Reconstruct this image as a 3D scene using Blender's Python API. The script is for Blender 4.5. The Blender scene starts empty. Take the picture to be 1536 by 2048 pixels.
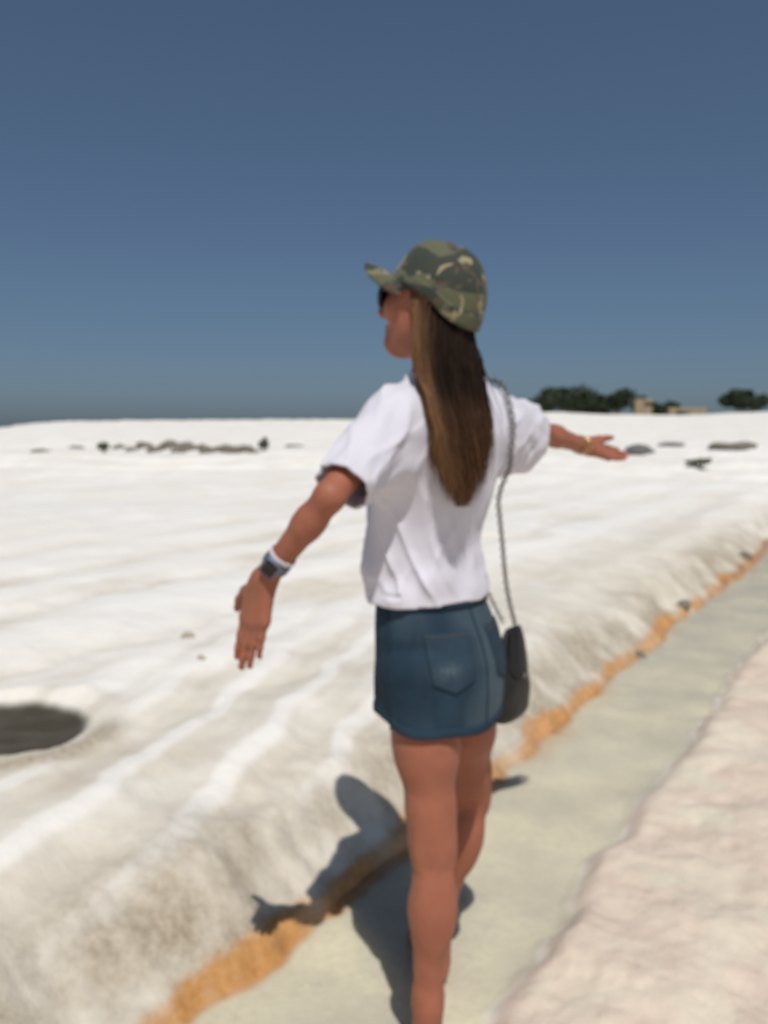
import bpy, bmesh, math, random
import numpy as np
from mathutils import Vector, Matrix
R = math.radians
rng = np.random.default_rng(7); random.seed(7)
sc = bpy.context.scene
COL = sc.collection

# ------------------------------------------------------------------ camera, sky, sun, exposure
FPX, HC, HORY = 1650.0, 1.365, 850.0            # focal length in photo pixels, camera height, horizon row
PITCH = math.atan((1024 - HORY) / FPX)
cam_d = bpy.data.cameras.new('camera'); cam = bpy.data.objects.new('camera', cam_d); COL.objects.link(cam)
cam.location = (0, 0, HC); cam.rotation_euler = (R(90) - PITCH, 0, 0)
cam_d.sensor_fit = 'VERTICAL'; cam_d.sensor_height = 36.0; cam_d.lens = FPX / 2048 * 36
cam_d.clip_start = 0.05; cam_d.clip_end = 6000
cam_d.dof.use_dof = True; cam_d.dof.focus_distance = 0.42; cam_d.dof.aperture_fstop = 8.5   # the photo is out of focus all over
sc.camera = cam
SUN_EL, SUN_AZ = 57.5, 172.5                     # azimuth clockwise from +Y (the way the camera looks)
world = bpy.data.worlds.new('World'); sc.world = world; world.use_nodes = True
wn = world.node_tree; wn.nodes.clear()
sky = wn.nodes.new('ShaderNodeTexSky'); sky.sky_type = 'NISHITA'; sky.sun_disc = False
sky.sun_elevation = R(SUN_EL); sky.sun_rotation = R(SUN_AZ)
sky.altitude = 1500; sky.air_density = 0.9; sky.dust_density = 4.2; sky.ozone_density = 4.0
bg = wn.nodes.new('ShaderNodeBackground'); bg.inputs['Strength'].default_value = 0.076
wo = wn.nodes.new('ShaderNodeOutputWorld')
gam = wn.nodes.new('ShaderNodeGamma'); gam.inputs[1].default_value = 0.65          # hazy summer sky: gentler step from zenith to horizon
tint = wn.nodes.new('ShaderNodeMix'); tint.data_type = 'RGBA'; tint.blend_type = 'MULTIPLY'; tint.inputs[0].default_value = 1; tint.inputs[7].default_value = (.90, 1.08, 1.24, 1)
wn.links.new(sky.outputs[0], gam.inputs[0]); wn.links.new(gam.outputs[0], tint.inputs[6]); wn.links.new(tint.outputs[2], bg.inputs[0]); wn.links.new(bg.outputs[0], wo.inputs[0])
sun_d = bpy.data.lights.new('sun', 'SUN'); sun = bpy.data.objects.new('sun', sun_d); COL.objects.link(sun)
sun_d.energy = 3.55; sun_d.angle = R(0.53); sun_d.color = (1.0, 0.955, 0.89)
SV = np.array([math.sin(R(SUN_AZ)) * math.cos(R(SUN_EL)), math.cos(R(SUN_AZ)) * math.cos(R(SUN_EL)), math.sin(R(SUN_EL))])
sun.rotation_euler = Vector(-SV).to_track_quat('-Z', 'Y').to_euler()
sun.location = (3, -4, 8)
vs = sc.view_settings; vs.view_transform = 'Standard'; vs.look = 'None'; vs.exposure = 0.0; vs.gamma = 1.0; vs.use_curve_mapping = False
sc.cycles.max_bounces = 8; sc.cycles.transparent_max_bounces = 12

# ------------------------------------------------------------------ helpers
def ray(px, py):
    x, y = (px - 768) / FPX, (1024 - py) / FPX
    c, s = math.cos(PITCH), math.sin(PITCH)
    return np.array([x, c + s * y, -s + c * y])
def P(px, py, Y):                                # point of the upright plane y = Y seen at a photo pixel
    r = ray(px, py); return np.array([0, 0, HC]) + r * (Y / r[1])
def G(px, py, z=0.0):                            # point of the ground plane seen at a photo pixel
    r = ray(px, py); return np.array([0, 0, HC]) + r * ((z - HC) / r[2])
def unit(v): v = np.asarray(v, float); return v / np.linalg.norm(v)
def lerp(a, b, t): return a + (b - a) * t
def sstep(a, b, x): t = np.clip((x - a) / (b - a), 0, 1); return t * t * (3 - 2 * t)

def hash3(i, j, k):
    n = (i * 374761393 + j * 668265263 + k * 2147483647 + 1013904223).astype(np.int64) & 0xffffffff
    n = ((n ^ (n >> 13)) * 1274126177) & 0xffffffff
    n = ((n ^ (n >> 16)) * 2246822519) & 0xffffffff
    return ((n ^ (n >> 15)) & 0xffffff) / float(0xffffff)
def noise3(x, y, z):                             # value noise in -1..1
    xi, yi, zi = np.floor(x).astype(np.int64), np.floor(y).astype(np.int64), np.floor(z).astype(np.int64)
    fx, fy, fz = x - xi, y - yi, z - zi
    fx, fy, fz = [t * t * t * (t * (t * 6 - 15) + 10) for t in (fx, fy, fz)]
    r = 0
    for a in (0, 1):
        for b in (0, 1):
            for c in (0, 1):
                w = (fx if a else 1 - fx) * (fy if b else 1 - fy) * (fz if c else 1 - fz)
                r = r + w * hash3(xi + a, yi + b, zi + c)
    return r * 2 - 1
def fbm2(x, y, seed=0, oct=4, gain=.5, lac=2.03):
    r, a, f, t = 0, 1.0, 1.0, 0
    z0 = np.full(np.shape(x), seed * 7.31 + .37)
    ca, sa = math.cos(.7), math.sin(.7)
    for o in range(oct):
        xx, yy = (x * ca - y * sa), (x * sa + y * ca); x, y = xx, yy
        r = r + a * noise3(x * f + 13.1 * o, y * f - 7.7 * o, z0 + o * 3.3); t += a
        a *= gain; f *= lac
    return r / t

def mesh_obj(name, verts, faces, mat=None, parent=None, smooth=True):
    me = bpy.data.meshes.new(name)
    verts = np.asarray(verts, np.float32)
    if isinstance(faces, np.ndarray):
        n = faces.shape[1]
        me.vertices.add(len(verts)); me.vertices.foreach_set('co', verts.ravel())
        me.loops.add(faces.size); me.loops.foreach_set('vertex_index', faces.astype(np.int32).ravel())
        me.polygons.add(len(faces)); me.polygons.foreach_set('loop_start', np.arange(0, faces.size, n, dtype=np.int32))
        me.update(calc_edges=True); me.validate()
    else:
        me.from_pydata([tuple(map(float, v)) for v in verts], [], faces)
    if smooth: me.polygons.foreach_set('use_smooth', np.ones(len(me.polygons), bool))
    o = bpy.data.objects.new(name, me); COL.objects.link(o)
    if mat: me.materials.append(mat)
    if parent is not None:
        o.parent = parent; o.matrix_parent_inverse = Matrix.Translation(-Vector(world_loc(parent)))
    return o
def world_loc(o):
    v = Vector(o.location)
    return v + world_loc(o.parent) + o.matrix_parent_inverse.to_translation() if o.parent else v
def empty(name, loc):
    o = bpy.data.objects.new(name, None); COL.objects.link(o); o.location = loc; o.empty_display_size = .1; return o
def tag(o, label=None, cat=None, group=None, kind=None):
    for k, v in (('label', label), ('category', cat), ('group', group), ('kind', kind)):
        if v: o[k] = v
    return o
def attr(o, name, vals):
    a = o.data.attributes.new(name, 'FLOAT', 'POINT'); a.data.foreach_set('value', np.asarray(vals, np.float32))
def grid_faces(nu, nv, closed_u=False):          # vertex index = v*nu + u
    u = np.arange(nu if closed_u else nu - 1); v = np.arange(nv - 1)
    U, V = np.meshgrid(u, v); U, V = U.ravel(), V.ravel(); U1 = (U + 1) % nu
    return np.stack([V * nu + U, V * nu + U1, (V + 1) * nu + U1, (V + 1) * nu + U], 1)
def tube(points, radii, n=8, closed=False):
    pts = np.asarray(points, float); m = len(pts)
    rad = np.broadcast_to(np.asarray(radii, float), (m,))
    T = np.gradient(pts, axis=0)
    if closed: T = np.roll(pts, -1, 0) - np.roll(pts, 1, 0)
    T /= np.linalg.norm(T, axis=1)[:, None] + 1e-12
    ref = np.array([0, 0, 1.]) if abs(T[0][2]) < .9 else np.array([1., 0, 0])
    A = []; a = unit(np.cross(T[0], ref))
    for t in T:
        a = a - t * np.dot(a, t); a = unit(a); A.append(a)
    A = np.array(A); B = np.cross(T, A)
    th = np.linspace(0, 2 * np.pi, n, endpoint=False)
    V = pts[:, None] + rad[:, None, None] * (np.cos(th)[None, :, None] * A[:, None] + np.sin(th)[None, :, None] * B[:, None])
    V = V.reshape(-1, 3); F = grid_faces(n, m, True)
    if closed:
        i = np.arange(n); i1 = (i + 1) % n
        F = np.vstack([F, np.stack([(m - 1) * n + i, (m - 1) * n + i1, i1, i], 1)])
        return V, F
    F = [tuple(f) for f in F] + [tuple(range(n))[::-1], tuple((m - 1) * n + np.arange(n))]
    return V, F
def join_vf(parts):
    V, F, o = [], [], 0
    for v, f in parts:
        V.append(v); F += [tuple(int(i) + o for i in q) for q in f]; o += len(v)
    return np.vstack(V), F

# ------------------------------------------------------------------ materials
class NT:
    def __init__(s, name):
        s.m = bpy.data.materials.new(name); s.m.use_nodes = True; s.t = s.m.node_tree; s.t.nodes.clear()
        s.out = s.n('ShaderNodeOutputMaterial')
    def n(s, typ, **kw):
        nd = s.t.nodes.new(typ)
        for k, v in kw.items(): setattr(nd, k, v)
        return nd
    def set(s, sock, v):
        if hasattr(v, 'is_output'): s.t.links.new(v, sock)
        elif v is not None: sock.default_value = v if not isinstance(v, tuple) or len(v) != 3 or sock.type != 'RGBA' else (*v, 1)
    def noise(s, scale, vec=None, detail=4, rough=.55, dist=0):
        nd = s.n('ShaderNodeTexNoise'); nd.inputs['Scale'].default_value = scale; nd.inputs['Detail'].default_value = detail
        nd.inputs['Roughness'].default_value = rough; nd.inputs['Distortion'].default_value = dist
        s.set(nd.inputs['Vector'], vec if vec else s.obj()); return nd.outputs['Fac']
    def obj(s):
        if not hasattr(s, '_tc'): s._tc = s.n('ShaderNodeTexCoord')
        return s._tc.outputs['Object']
    def attr(s, name): nd = s.n('ShaderNodeAttribute'); nd.attribute_name = name; return nd.outputs['Fac']
    def ramp(s, fac, stops):
        nd = s.n('ShaderNodeValToRGB'); e = nd.color_ramp.elements
        while len(e) < len(stops): e.new(.5)
        for el, (p, c) in zip(e, stops):
            el.position = p; el.color = (c, c, c, 1) if not isinstance(c, tuple) else (*c, 1)
        s.set(nd.inputs[0], fac); return nd.outputs[0]
    def mix(s, f, a, b):
        nd = s.n('ShaderNodeMix', data_type='RGBA'); s.set(nd.inputs[0], f); s.set(nd.inputs[6], a); s.set(nd.inputs[7], b); return nd.outputs[2]
    def math(s, op, a, b=None):
        nd = s.n('ShaderNodeMath', operation=op); s.set(nd.inputs[0], a); s.set(nd.inputs[1], b); return nd.outputs[0]
    def bump(s, h, strength=.3, dist=.01, prev=None):
        nd = s.n('ShaderNodeBump'); nd.inputs['Strength'].default_value = strength; nd.inputs['Distance'].default_value = dist
        s.set(nd.inputs['Height'], h); s.set(nd.inputs['Normal'], prev); return nd.outputs[0]
    def mapping(s, scale=(1, 1, 1), rot=(0, 0, 0), vec=None):
        nd = s.n('ShaderNodeMapping'); nd.inputs['Scale'].default_value = scale; nd.inputs['Rotation'].default_value = rot
        s.set(nd.inputs['Vector'], vec if vec else s.obj()); return nd.outputs[0]
    def bsdf(s, color, rough=.6, normal=None, **kw):
        b = s.n('ShaderNodeBsdfPrincipled'); s.set(b.inputs['Base Color'], color); s.set(b.inputs['Roughness'], rough); s.set(b.inputs['Normal'], normal)
        for k, v in kw.items(): s.set(b.inputs[k.replace('_', ' ')], v)
        s.t.links.new(b.outputs[0], s.out.inputs[0]); return s.m
def simple(name, col, rough=.6, scale=60, amt=.25, bump=.1, **kw):
    n = NT(name); f = n.noise(scale)
    c = n.mix(f, tuple(x * (1 - amt) for x in col), tuple(min(1, x * (1 + amt)) for x in col))
    return n.bsdf(c, rough, n.bump(f, bump, .004), **kw)

def mat_ground():
    n = NT('travertine'); o = n.obj()
    big = n.noise(.9, detail=5); mid = n.noise(5, detail=6, rough=.62); fine = n.noise(38, detail=5, rough=.65); grit = n.noise(170, detail=3)
    white = n.mix(n.ramp(mid, [(.3, 0.), (.75, 1.)]), (.79, .76, .71), (.87, .855, .825))
    white = n.mix(n.ramp(big, [(.42, 0.), (.68, 1.)]), white, (.78, .735, .665))
    beige = n.mix(n.ramp(mid, [(.3, 0.), (.7, 1.)]), (.53, .46, .355), (.68, .63, .52))
    tan = n.mix(n.ramp(fine, [(.35, 0.), (.7, 1.)]), (.22, .17, .105), (.46, .39, .29))
    pink = n.mix(n.ramp(mid, [(.32, 0.), (.7, 1.)]), (.60, .475, .385), (.74, .63, .515))
    pink = n.mix(n.ramp(n.noise(2.3, detail=3), [(.5, 0.), (.66, 1.)]), pink, (.69, .63, .50))
    chan = n.mix(n.ramp(n.noise(3.2, detail=5), [(.35, 0.), (.68, 1.)]), (.55, .51, .425), (.71, .655, .515))
    chan = n.mix(n.ramp(fine, [(.45, 0.), (.8, .5)]), chan, (.44, .435, .375))
    ora = n.mix(n.ramp(fine, [(.3, 0.), (.7, 1.)]), (.46, .20, .05), (.64, .35, .14))
    ora = n.mix(n.ramp(n.noise(6.5, detail=4), [(.42, 0.), (.62, 1.)]), n.mix(.35, ora, (.32, .17, .06)), ora)
    c = n.mix(n.attr('beige'), white, beige)
    c = n.mix(n.attr('crest'), c, (.85, .83, .79))
    c = n.mix(n.attr('pink'), c, pink)
    c = n.mix(n.attr('tan'), c, tan)
    c = n.mix(n.attr('channel'), c, chan)
    c = n.mix(n.attr('orange'), c, ora)
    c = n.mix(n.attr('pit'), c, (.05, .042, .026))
    vo = n.n('ShaderNodeTexVoronoi'); vo.feature = 'DISTANCE_TO_EDGE'; vo.inputs['Scale'].default_value = 16; vo.inputs['Randomness'].default_value = 1
    wob = n.n('ShaderNodeTexNoise'); wob.inputs['Scale'].default_value = 14; wob.inputs['Detail'].default_value = 3; n.set(wob.inputs['Vector'], o)
    vadd = n.n('ShaderNodeVectorMath', operation='MULTIPLY_ADD'); n.set(vadd.inputs[0], wob.outputs['Color']); vadd.inputs[1].default_value = (.12, .12, .12); n.set(vadd.inputs[2], o); n.set(vo.inputs['Vector'], vadd.outputs[0])
    rim = n.ramp(vo.outputs['Distance'], [(0., 1.), (.10, .25), (.35, 0.)])
    h = n.math('ADD', n.math('MULTIPLY', fine, .7), n.math('MULTIPLY', grit, .3))
    pores = n.ramp(n.noise(95, detail=2), [(.27, 0.), (.36, 1.)])
    nm = n.bump(mid, .4, .016); nm = n.bump(h, .5, .005, nm); nm = n.bump(rim, .3, .003, nm); nm = n.bump(pores, .35, .004, nm)
    c = n.mix(n.ramp(n.noise(.35, n.mapping((1, 2.2, 1), (0, 0, .5)), 6, .65), [(.5, 0.), (.72, .55)]), c, n.mix(.5, c, (.56, .55, .525)))
    ro = n.mix(n.attr('channel'), (.9, .9, .9), (.6, .6, .6))
    return n.bsdf(c, ro, nm)
def mat_water(tint=(.965, .97, .955), bumpamt=.12):
    n = NT('shallow_water'); mp = n.mapping((9, 26, 1), (0, 0, R(-33)))
    nm = n.bump(n.noise(1.0, mp, 3, .5, .6), bumpamt, .02)
    fr = n.n('ShaderNodeFresnel'); fr.inputs[0].default_value = 1.33; n.set(fr.inputs['Normal'], nm)
    tr = n.n('ShaderNodeBsdfTransparent'); tr.inputs[0].default_value = (*tint, 1)
    gl = n.n('ShaderNodeBsdfGlossy'); gl.inputs['Roughness'].default_value = .03; n.set(gl.inputs['Normal'], nm)
    mx = n.n('ShaderNodeMixShader'); n.set(mx.inputs[0], fr.outputs[0])
    n.t.links.new(tr.outputs[0], mx.inputs[1]); n.t.links.new(gl.outputs[0], mx.inputs[2]); n.t.links.new(mx.outputs[0], n.out.inputs[0])
    return n.m
def mat_skin():
    n = NT('tanned_skin'); a = n.noise(14, detail=6, rough=.65); b = n.noise(120, detail=3); sp = n.noise(420, detail=2)
    c = n.mix(n.ramp(a, [(.35, 0.), (.7, 1.)]), (.30, .108, .063), (.375, .14, .084))
    c = n.mix(n.ramp(n.noise(45, detail=5, rough=.7), [(.45, 0.), (.75, .5)]), c, (.36, .105, .062))
    c = n.mix(n.ramp(b, [(.4, 0.), (.85, .55)]), c, (.31, .115, .065))
    return n.bsdf(c, .58, n.bump(sp, .2, .0015), Specular_IOR_Level=.35, Subsurface_Weight=.12, Subsurface_Scale=.012, Subsurface_Radius=(1., .35, .2))
def mat_hair():
    n = NT('brown_hair'); t = n.attr('along'); r = n.attr('strand')
    root = n.mix(r, (.007, .0035, .002), (.020, .010, .0055)); tip = n.mix(r, (.06, .026, .011), (.17, .082, .036))
    side = n.attr('painted_sun')
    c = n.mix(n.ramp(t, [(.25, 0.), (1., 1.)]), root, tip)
    c = n.mix(side, c, n.mix(r, (.12, .054, .024), (.26, .138, .068)))  # sunlight on the left strip of hair, painted in as a paler brown
    return n.bsdf(c, .5, None, Specular_IOR_Level=.18)
def mat_shirt():
    n = NT('white_jersey'); w = n.noise(900, detail=2); s = n.noise(14, detail=5)
    c = n.mix(s, (.60, .585, .66), (.66, .65, .72))
    return n.bsdf(c, .85, n.bump(w, .15, .001, n.bump(s, .12, .01)), Sheen_Weight=.15)
def mat_denim():
    n = NT('blue_denim'); wv = n.noise(1100, n.mapping((1, 1, .35)), 2); s = n.noise(11, detail=5); st = n.noise(60, n.mapping((1, 1, .12)), 4)
    c = n.mix(n.ramp(s, [(.35, 0.), (.7, 1.)]), (.012, .028, .048), (.022, .048, .074))
    c = n.mix(n.ramp(st, [(.45, 0.), (.8, .5)]), c, (.022, .045, .065))
    c = n.mix(n.ramp(wv, [(.45, 0.), (.75, .25)]), c, (.05, .08, .105))
    c = n.mix(n.attr('fade'), c, (.16, .21, .235))
    return n.bsdf(c, .85, n.bump(wv, .3, .0012, n.bump(s, .2, .01)), Specular_IOR_Level=.2)
def mat_camo():
    n = NT('camouflage_cloth')
    a = n.noise(8.5, n.mapping((1, 1, 1.5)), 2.5, .5, .9); b = n.noise(10.5, n.mapping((1.1, 1.1, 1.7), (.4, .8, .2)), 2.5, .5, 1.1); d = n.noise(13, n.mapping((1, 1.2, 1.8), (1.1, .3, .9)), 2, .5, 1.2)
    w = n.noise(1000, detail=2)
    st = lambda f, e: n.ramp(f, [(e, 0.), (e + .012, 1.)])
    c = n.mix(st(a, .50), (.085, .09, .045), (.014, .023, .015))
    c = n.mix(st(b, .55), c, (.28, .235, .135))
    c = n.mix(st(d, .585), c, (.075, .045, .028))
    c = n.mix(n.ramp(w, [(.4, 0.), (.8, .25)]), c, (.2, .19, .15))
    return n.bsdf(c, .85, n.bump(w, .25, .001), Sheen_Weight=.1)
M = dict(ground=mat_ground(), water=mat_water(), skin=mat_skin(), hair=mat_hair(), shirt=mat_shirt(), denim=mat_denim(), camo=mat_camo())
M['thread'] = simple('brown_thread', (.10, .075, .05), .8, 400)
M['leather'] = simple('black_leather', (.006, .006, .0065), .5, 220, .3, .25)
M['steel'] = simple('dull_steel', (.22, .215, .205), .42, 90, .1, .05, Metallic=1.0)
M['gold'] = simple('pale_gold', (.75, .55, .25), .28, 90, .1, .05, Metallic=1.0)
M['lens'] = simple('dark_lens', (.012, .010, .012), .12, 20, .1, .0)
M['frame'] = simple('dark_plastic', (.014, .012, .012), .3, 40, .2, .02)
M['strap'] = simple('pale_strap', (.62, .58, .62), .6, 120, .12, .1)
M['watch'] = simple('slate_metal', (.17, .20, .28), .3, 60, .15, .05, Metallic=.6)
M['eye'] = simple('eye_white', (.75, .72, .68), .2, 30, .05, 0)
M['nail'] = simple('nail', (.62, .36, .30), .28, 90, .05, .02)
M['lip'] = simple('lip', (.45, .15, .12), .45, 90, .1, .05)
M['rock'] = simple('weathered_rock', (.17, .15, .12), .9, 4.0, .55, .5)
M['greyrock'] = simple('grey_rock', (.13, .13, .13), .9, 4.0, .5, .5)
M['pebble'] = simple('tan_stone', (.40, .34, .25), .85, 40, .4, .4)
M['bark'] = simple('bark', (.10, .075, .05), .95, 6, .4, .5)
M['masonry'] = simple('sandstone', (.30, .235, .15), .9, 3, .3, .4)
def mat_leaf(name, a, b):
    n = NT(name); f = n.attr('tone'); c = n.mix(f, a, b)
    return n.bsdf(c, .7, None)
M['leaf'] = mat_leaf('dark_leaf', (.012, .022, .010), (.038, .058, .022))
M['shrub'] = mat_leaf('grey_green_leaf', (.07, .085, .05), (.17, .18, .11))

# ------------------------------------------------------------------ the travertine ground
eL0, eL1 = G(330, 2048)[:2], G(1500, 1125)[:2]              # foot of the orange bank, two photo points
TD = unit(eL1 - eL0); ND = np.array([TD[1], -TD[0]])         # along the channel, and across it to the right
NL = float(np.dot(eL0, ND)); S0 = float(np.dot(eL0, TD))
NR = float(np.mean([np.dot(G(*q)[:2], ND) for q in ((985, 2010), (1180, 1680), (1400, 1420))]))
PIT = G(-12, 1450, .27)[:2]; FLOOR = -.045
def edges(s):
    l = NL + .035 * noise3(s * 1.7, s * 0 + 3.1, s * 0) + .022 * noise3(s * 5.3, s * 0 + 8.1, s * 0) + .010 * noise3(s * 16, s * 0 + 2, s * 0)
    r = NR + .03 * noise3(s * 1.4, s * 0 + 5.7, s * 0) + .028 * noise3(s * 4.1, s * 0 + 1.1, s * 0) + .014 * noise3(s * 13, s * 0 + 4, s * 0)
    return l, r
def terrain(x, y):
    x = np.asarray(x, float); y = np.asarray(y, float)
    s = x * TD[0] + y * TD[1]; n = x * ND[0] + y * ND[1]; d = np.hypot(x, y)
    l, r = edges(s); m = l - n; q = n - r
    near = 1 - sstep(14, 40, d)
    # bed of the channel
    z = FLOOR + .006 * fbm2(x * 3, y * 3, 1, 4)
    # right shore: knobbly low shelf
    lump = fbm2(x * 4.2, y * 4.2, 2, 5, .55); lump2 = fbm2(x * 15, y * 15, 3, 3)
    rs = sstep(-.03, .08, q) * .055 + np.clip(q, 0, 3) * .012 + sstep(0, .1, q) * (.030 * lump + .005 * lump2 + .010 * np.abs(fbm2(x * 6.5, y * 6.5, 11, 3)))
    # left bank: a lip with the orange crust, a rough face, then flowing ridges
    warp = .35 * fbm2(x * .7, y * .7, 4, 3)
    lb = sstep(-.015, .03, m) * .05 + sstep(.015, .30 + .08 * fbm2(x * 1.3, y * 1.3, 31, 2), m) * .17 + sstep(.15, .7, m) * .06 + np.clip(m - .3, 0, 2.0) * .02
    rough = (1 - sstep(.3, .7, m)) * sstep(.02, .1, m)
    lb += rough * (.030 * fbm2(x * 4.5, y * 4.5, 5, 4, .5) + .006 * np.abs(fbm2(x * 17, y * 17, 6, 3)))
    mm = m + warp * .6 + .05 * fbm2(x * 3, y * 3, 14, 3)
    rid = (np.abs(np.sin(mm * 3.3)) ** 0.8)
    lb += sstep(.35, .9, m) * near * (.05 * rid * (.55 + .45 * fbm2(x * .5 + 3, y * .5, 12, 2)) + .018 * fbm2(x * 2.2, y * 2.2, 7, 5, .5) + .004 * fbm2(x * 11, y * 11, 8, 3))
    kk = m - .33 * (s - 0.0) + .05 * fbm2(x * 1.6, y * 1.6, 41, 3)
    lb += .009 * np.cos(2 * np.pi * (kk + .14) / .30) * sstep(.18, .4, m) * (1 - sstep(1.3, 2.0, m)) * (1 - sstep(3.2, 5, s))
    z = z + np.where(m > -.02, lb, 0) + np.where(q > -.02, rs, 0)
    # wide swells
    z += sstep(3, 12, d) * (.10 * fbm2(x * .22, y * .22, 9, 4) + .035 * fbm2(x * .8, y * .8, 15, 4))
    # rimstone steps out on the slope
    u = (.55 * y + .35 * x) * .35 + 1.3 * fbm2(x * .09, y * .09, 10, 4)
    z += sstep(9, 22, d) * .20 * (np.floor(u) + sstep(.78, 1., u - np.floor(u)) - u) * (1 - sstep(90, 130, d))
    # the hillside rises to a crest that makes the skyline, then falls away
    az = np.degrees(np.arctan2(x, y)); px = 768 + FPX * np.tan(np.radians(np.clip(az, -70, 70)))
    rise = np.interp(px, [-300, 0, 120, 700, 1050, 1200, 1350, 1536, 2600], [-.010, -.006, .0015, .004, .014, .0105, .0085, .0125, .016])
    crest = 95 + 25 * sstep(900, 1300, px)
    k = sstep(8, 1., d / crest) if False else np.clip(d / crest, 0, 1)
    z += (HC + rise * crest) * (k ** 1.5) * sstep(3, 20, d)
    z -= np.clip(d - crest, 0, None) * .12 * sstep(0, 25, d - crest)
    z += sstep(20, 80, d) * .22 * fbm2(x * .07, y * .07, 13, 4)
    # the dark pit in the bank
    e = ((x - PIT[0]) / .36) ** 2 + ((y - PIT[1]) / .31) ** 2 + .10 * fbm2(x * 5, y * 5, 17, 3)
    w = 1 - sstep(.8, 1.7, e); z = lerp(z, .262 - .035 * (1 - sstep(.6, 1.0, e)) + .008 * fbm2(x * 14, y * 14, 18, 3), w)
    z += .006 * np.exp(-((e - 1.35) / .3) ** 2)
    return z
def ground_z(x, y): return float(terrain(np.array([x]), np.array([y]))[0])
def build_ground():
    a1 = np.arange(-62, 62.01, .22); a2 = np.arange(64.5, 297.6, 2.5)
    A = np.radians(np.concatenate([a1, a2])); na = len(A)
    r = [.25]
    while r[-1] < 700: r.append(r[-1] * (1.0055 if r[-1] < 6 else 1.0095 if r[-1] < 25 else 1.018) + .0006)
    r = np.array(r); nr = len(r)
    RR, AA = np.meshgrid(r, A, indexing='ij'); X = RR * np.sin(AA); Y = RR * np.cos(AA)
    Z = terrain(X.ravel(), Y.ravel())
    V = np.stack([X.ravel(), Y.ravel(), Z], 1); F = grid_faces(na, nr, True)[:, ::-1]
    c = len(V); V = np.vstack([V, [0, 0, ground_z(0, 0)]])
    o = mesh_obj('ground', V, np.ascontiguousarray(F), M['ground'])
    x, y = V[:, 0], V[:, 1]; s = x * TD[0] + y * TD[1]; n = x * ND[0] + y * ND[1]; d = np.hypot(x, y)
    l, rr = edges(s); m = l - n; q = n - rr
    nz = fbm2(x * 7, y * 7, 21, 4, .6); nz2 = fbm2(x * 1.6, y * 1.6, 22, 4)
    far = 1 - sstep(6, 16, d)
    ch = sstep(-.02, .015, -m + .012 * nz) * sstep(-.015, .02, -q + .02 * nz)
    wdt = .022 + .034 * noise3(s * 2.6, s * 0 + 9, s * 0) + .02 * nz
    orange = sstep(-.045 - .02 * nz, -.012, m) * (1 - sstep(wdt, wdt + .04, m)) * np.clip(.95 + .6 * nz + .4 * nz2, .2, 1)
    orange += .35 * sstep(.1, .5, nz2) * sstep(-.16, -.05, m) * (1 - sstep(-.05, 0, m))
    tan = sstep(-.01, .03, m) * (1 - sstep(.14, .5 + .2 * nz2, m)) * np.clip(.56 + .9 * nz + .5 * nz2, 0, .85) * (1 - .25 * sstep(6, 12, s))
    beige = sstep(-.03, .01, m) * (1 - sstep(.5, 1.9 + .9 * nz2, m)) * .75
    beige = np.maximum(beige, np.clip(sstep(-.3, .6, nz2) * sstep(0, .4, m) * (1 - sstep(3., 5., m)) * .75, 0, 1))
    warp = .35 * fbm2(x * .7, y * .7, 4, 3); mm = m + warp * .6 + .05 * fbm2(x * 3, y * 3, 14, 3)
    val = np.exp(-(np.sin(mm * 3.3) / .28) ** 2) * sstep(.35, .8, m) * (1 - sstep(3.5, 6, m)) * np.clip(.55 + .6 * nz2 + .3 * nz, 0, 1)
    beige = np.maximum(beige, val); crest = sstep(.72, .97, np.abs(np.sin(mm * 3.3))) * sstep(.4, .8, m) * (1 - sstep(4, 7, m)) * np.clip(.7 + .6 * nz2, 0, 1)
    pink = sstep(-.02, .03, q + .015 * nz) * (1 - .75 * sstep(5, 14, q))
    e = ((x - PIT[0]) / .36) ** 2 + ((y - PIT[1]) / .31) ** 2 + .10 * fbm2(x * 5, y * 5, 17, 3)
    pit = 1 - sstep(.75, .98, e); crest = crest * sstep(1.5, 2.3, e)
    tan = np.maximum(tan, .8 * np.exp(-((e - 1.45) / .4) ** 2) * sstep(.0, .5, -(y - PIT[1]) / .3 + .4))
    kk = m - .33 * s + .05 * fbm2(x * 1.6, y * 1.6, 41, 3); rc = np.cos(2 * np.pi * (kk + .14) / .30); wz = sstep(.15, .35, m) * (1 - sstep(1.3, 2.0, m)) * (1 - sstep(3.2, 5, s))
    crest = np.maximum(crest, sstep(.3, .95, rc) * wz * .6 * sstep(1.5, 2.3, e)); beige = np.maximum(beige * (1 - .6 * sstep(.3, .95, rc) * wz), sstep(.35, .95, -rc) * wz * .65); tan = np.maximum(tan, .15 * sstep(.5, 1., -rc) * wz * np.clip(.6 + nz, 0, 1))
    for k, v in (('beige', beige * far), ('crest', crest), ('pink', pink * far), ('tan', tan), ('channel', ch), ('orange', np.clip(orange, 0, 1)), ('pit', pit)):
        attr(o, k, np.clip(v, 0, 1))
    tag(o, 'white and beige travertine hillside with flowing ridges', 'ground', kind='structure')
    return o
build_ground()
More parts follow.
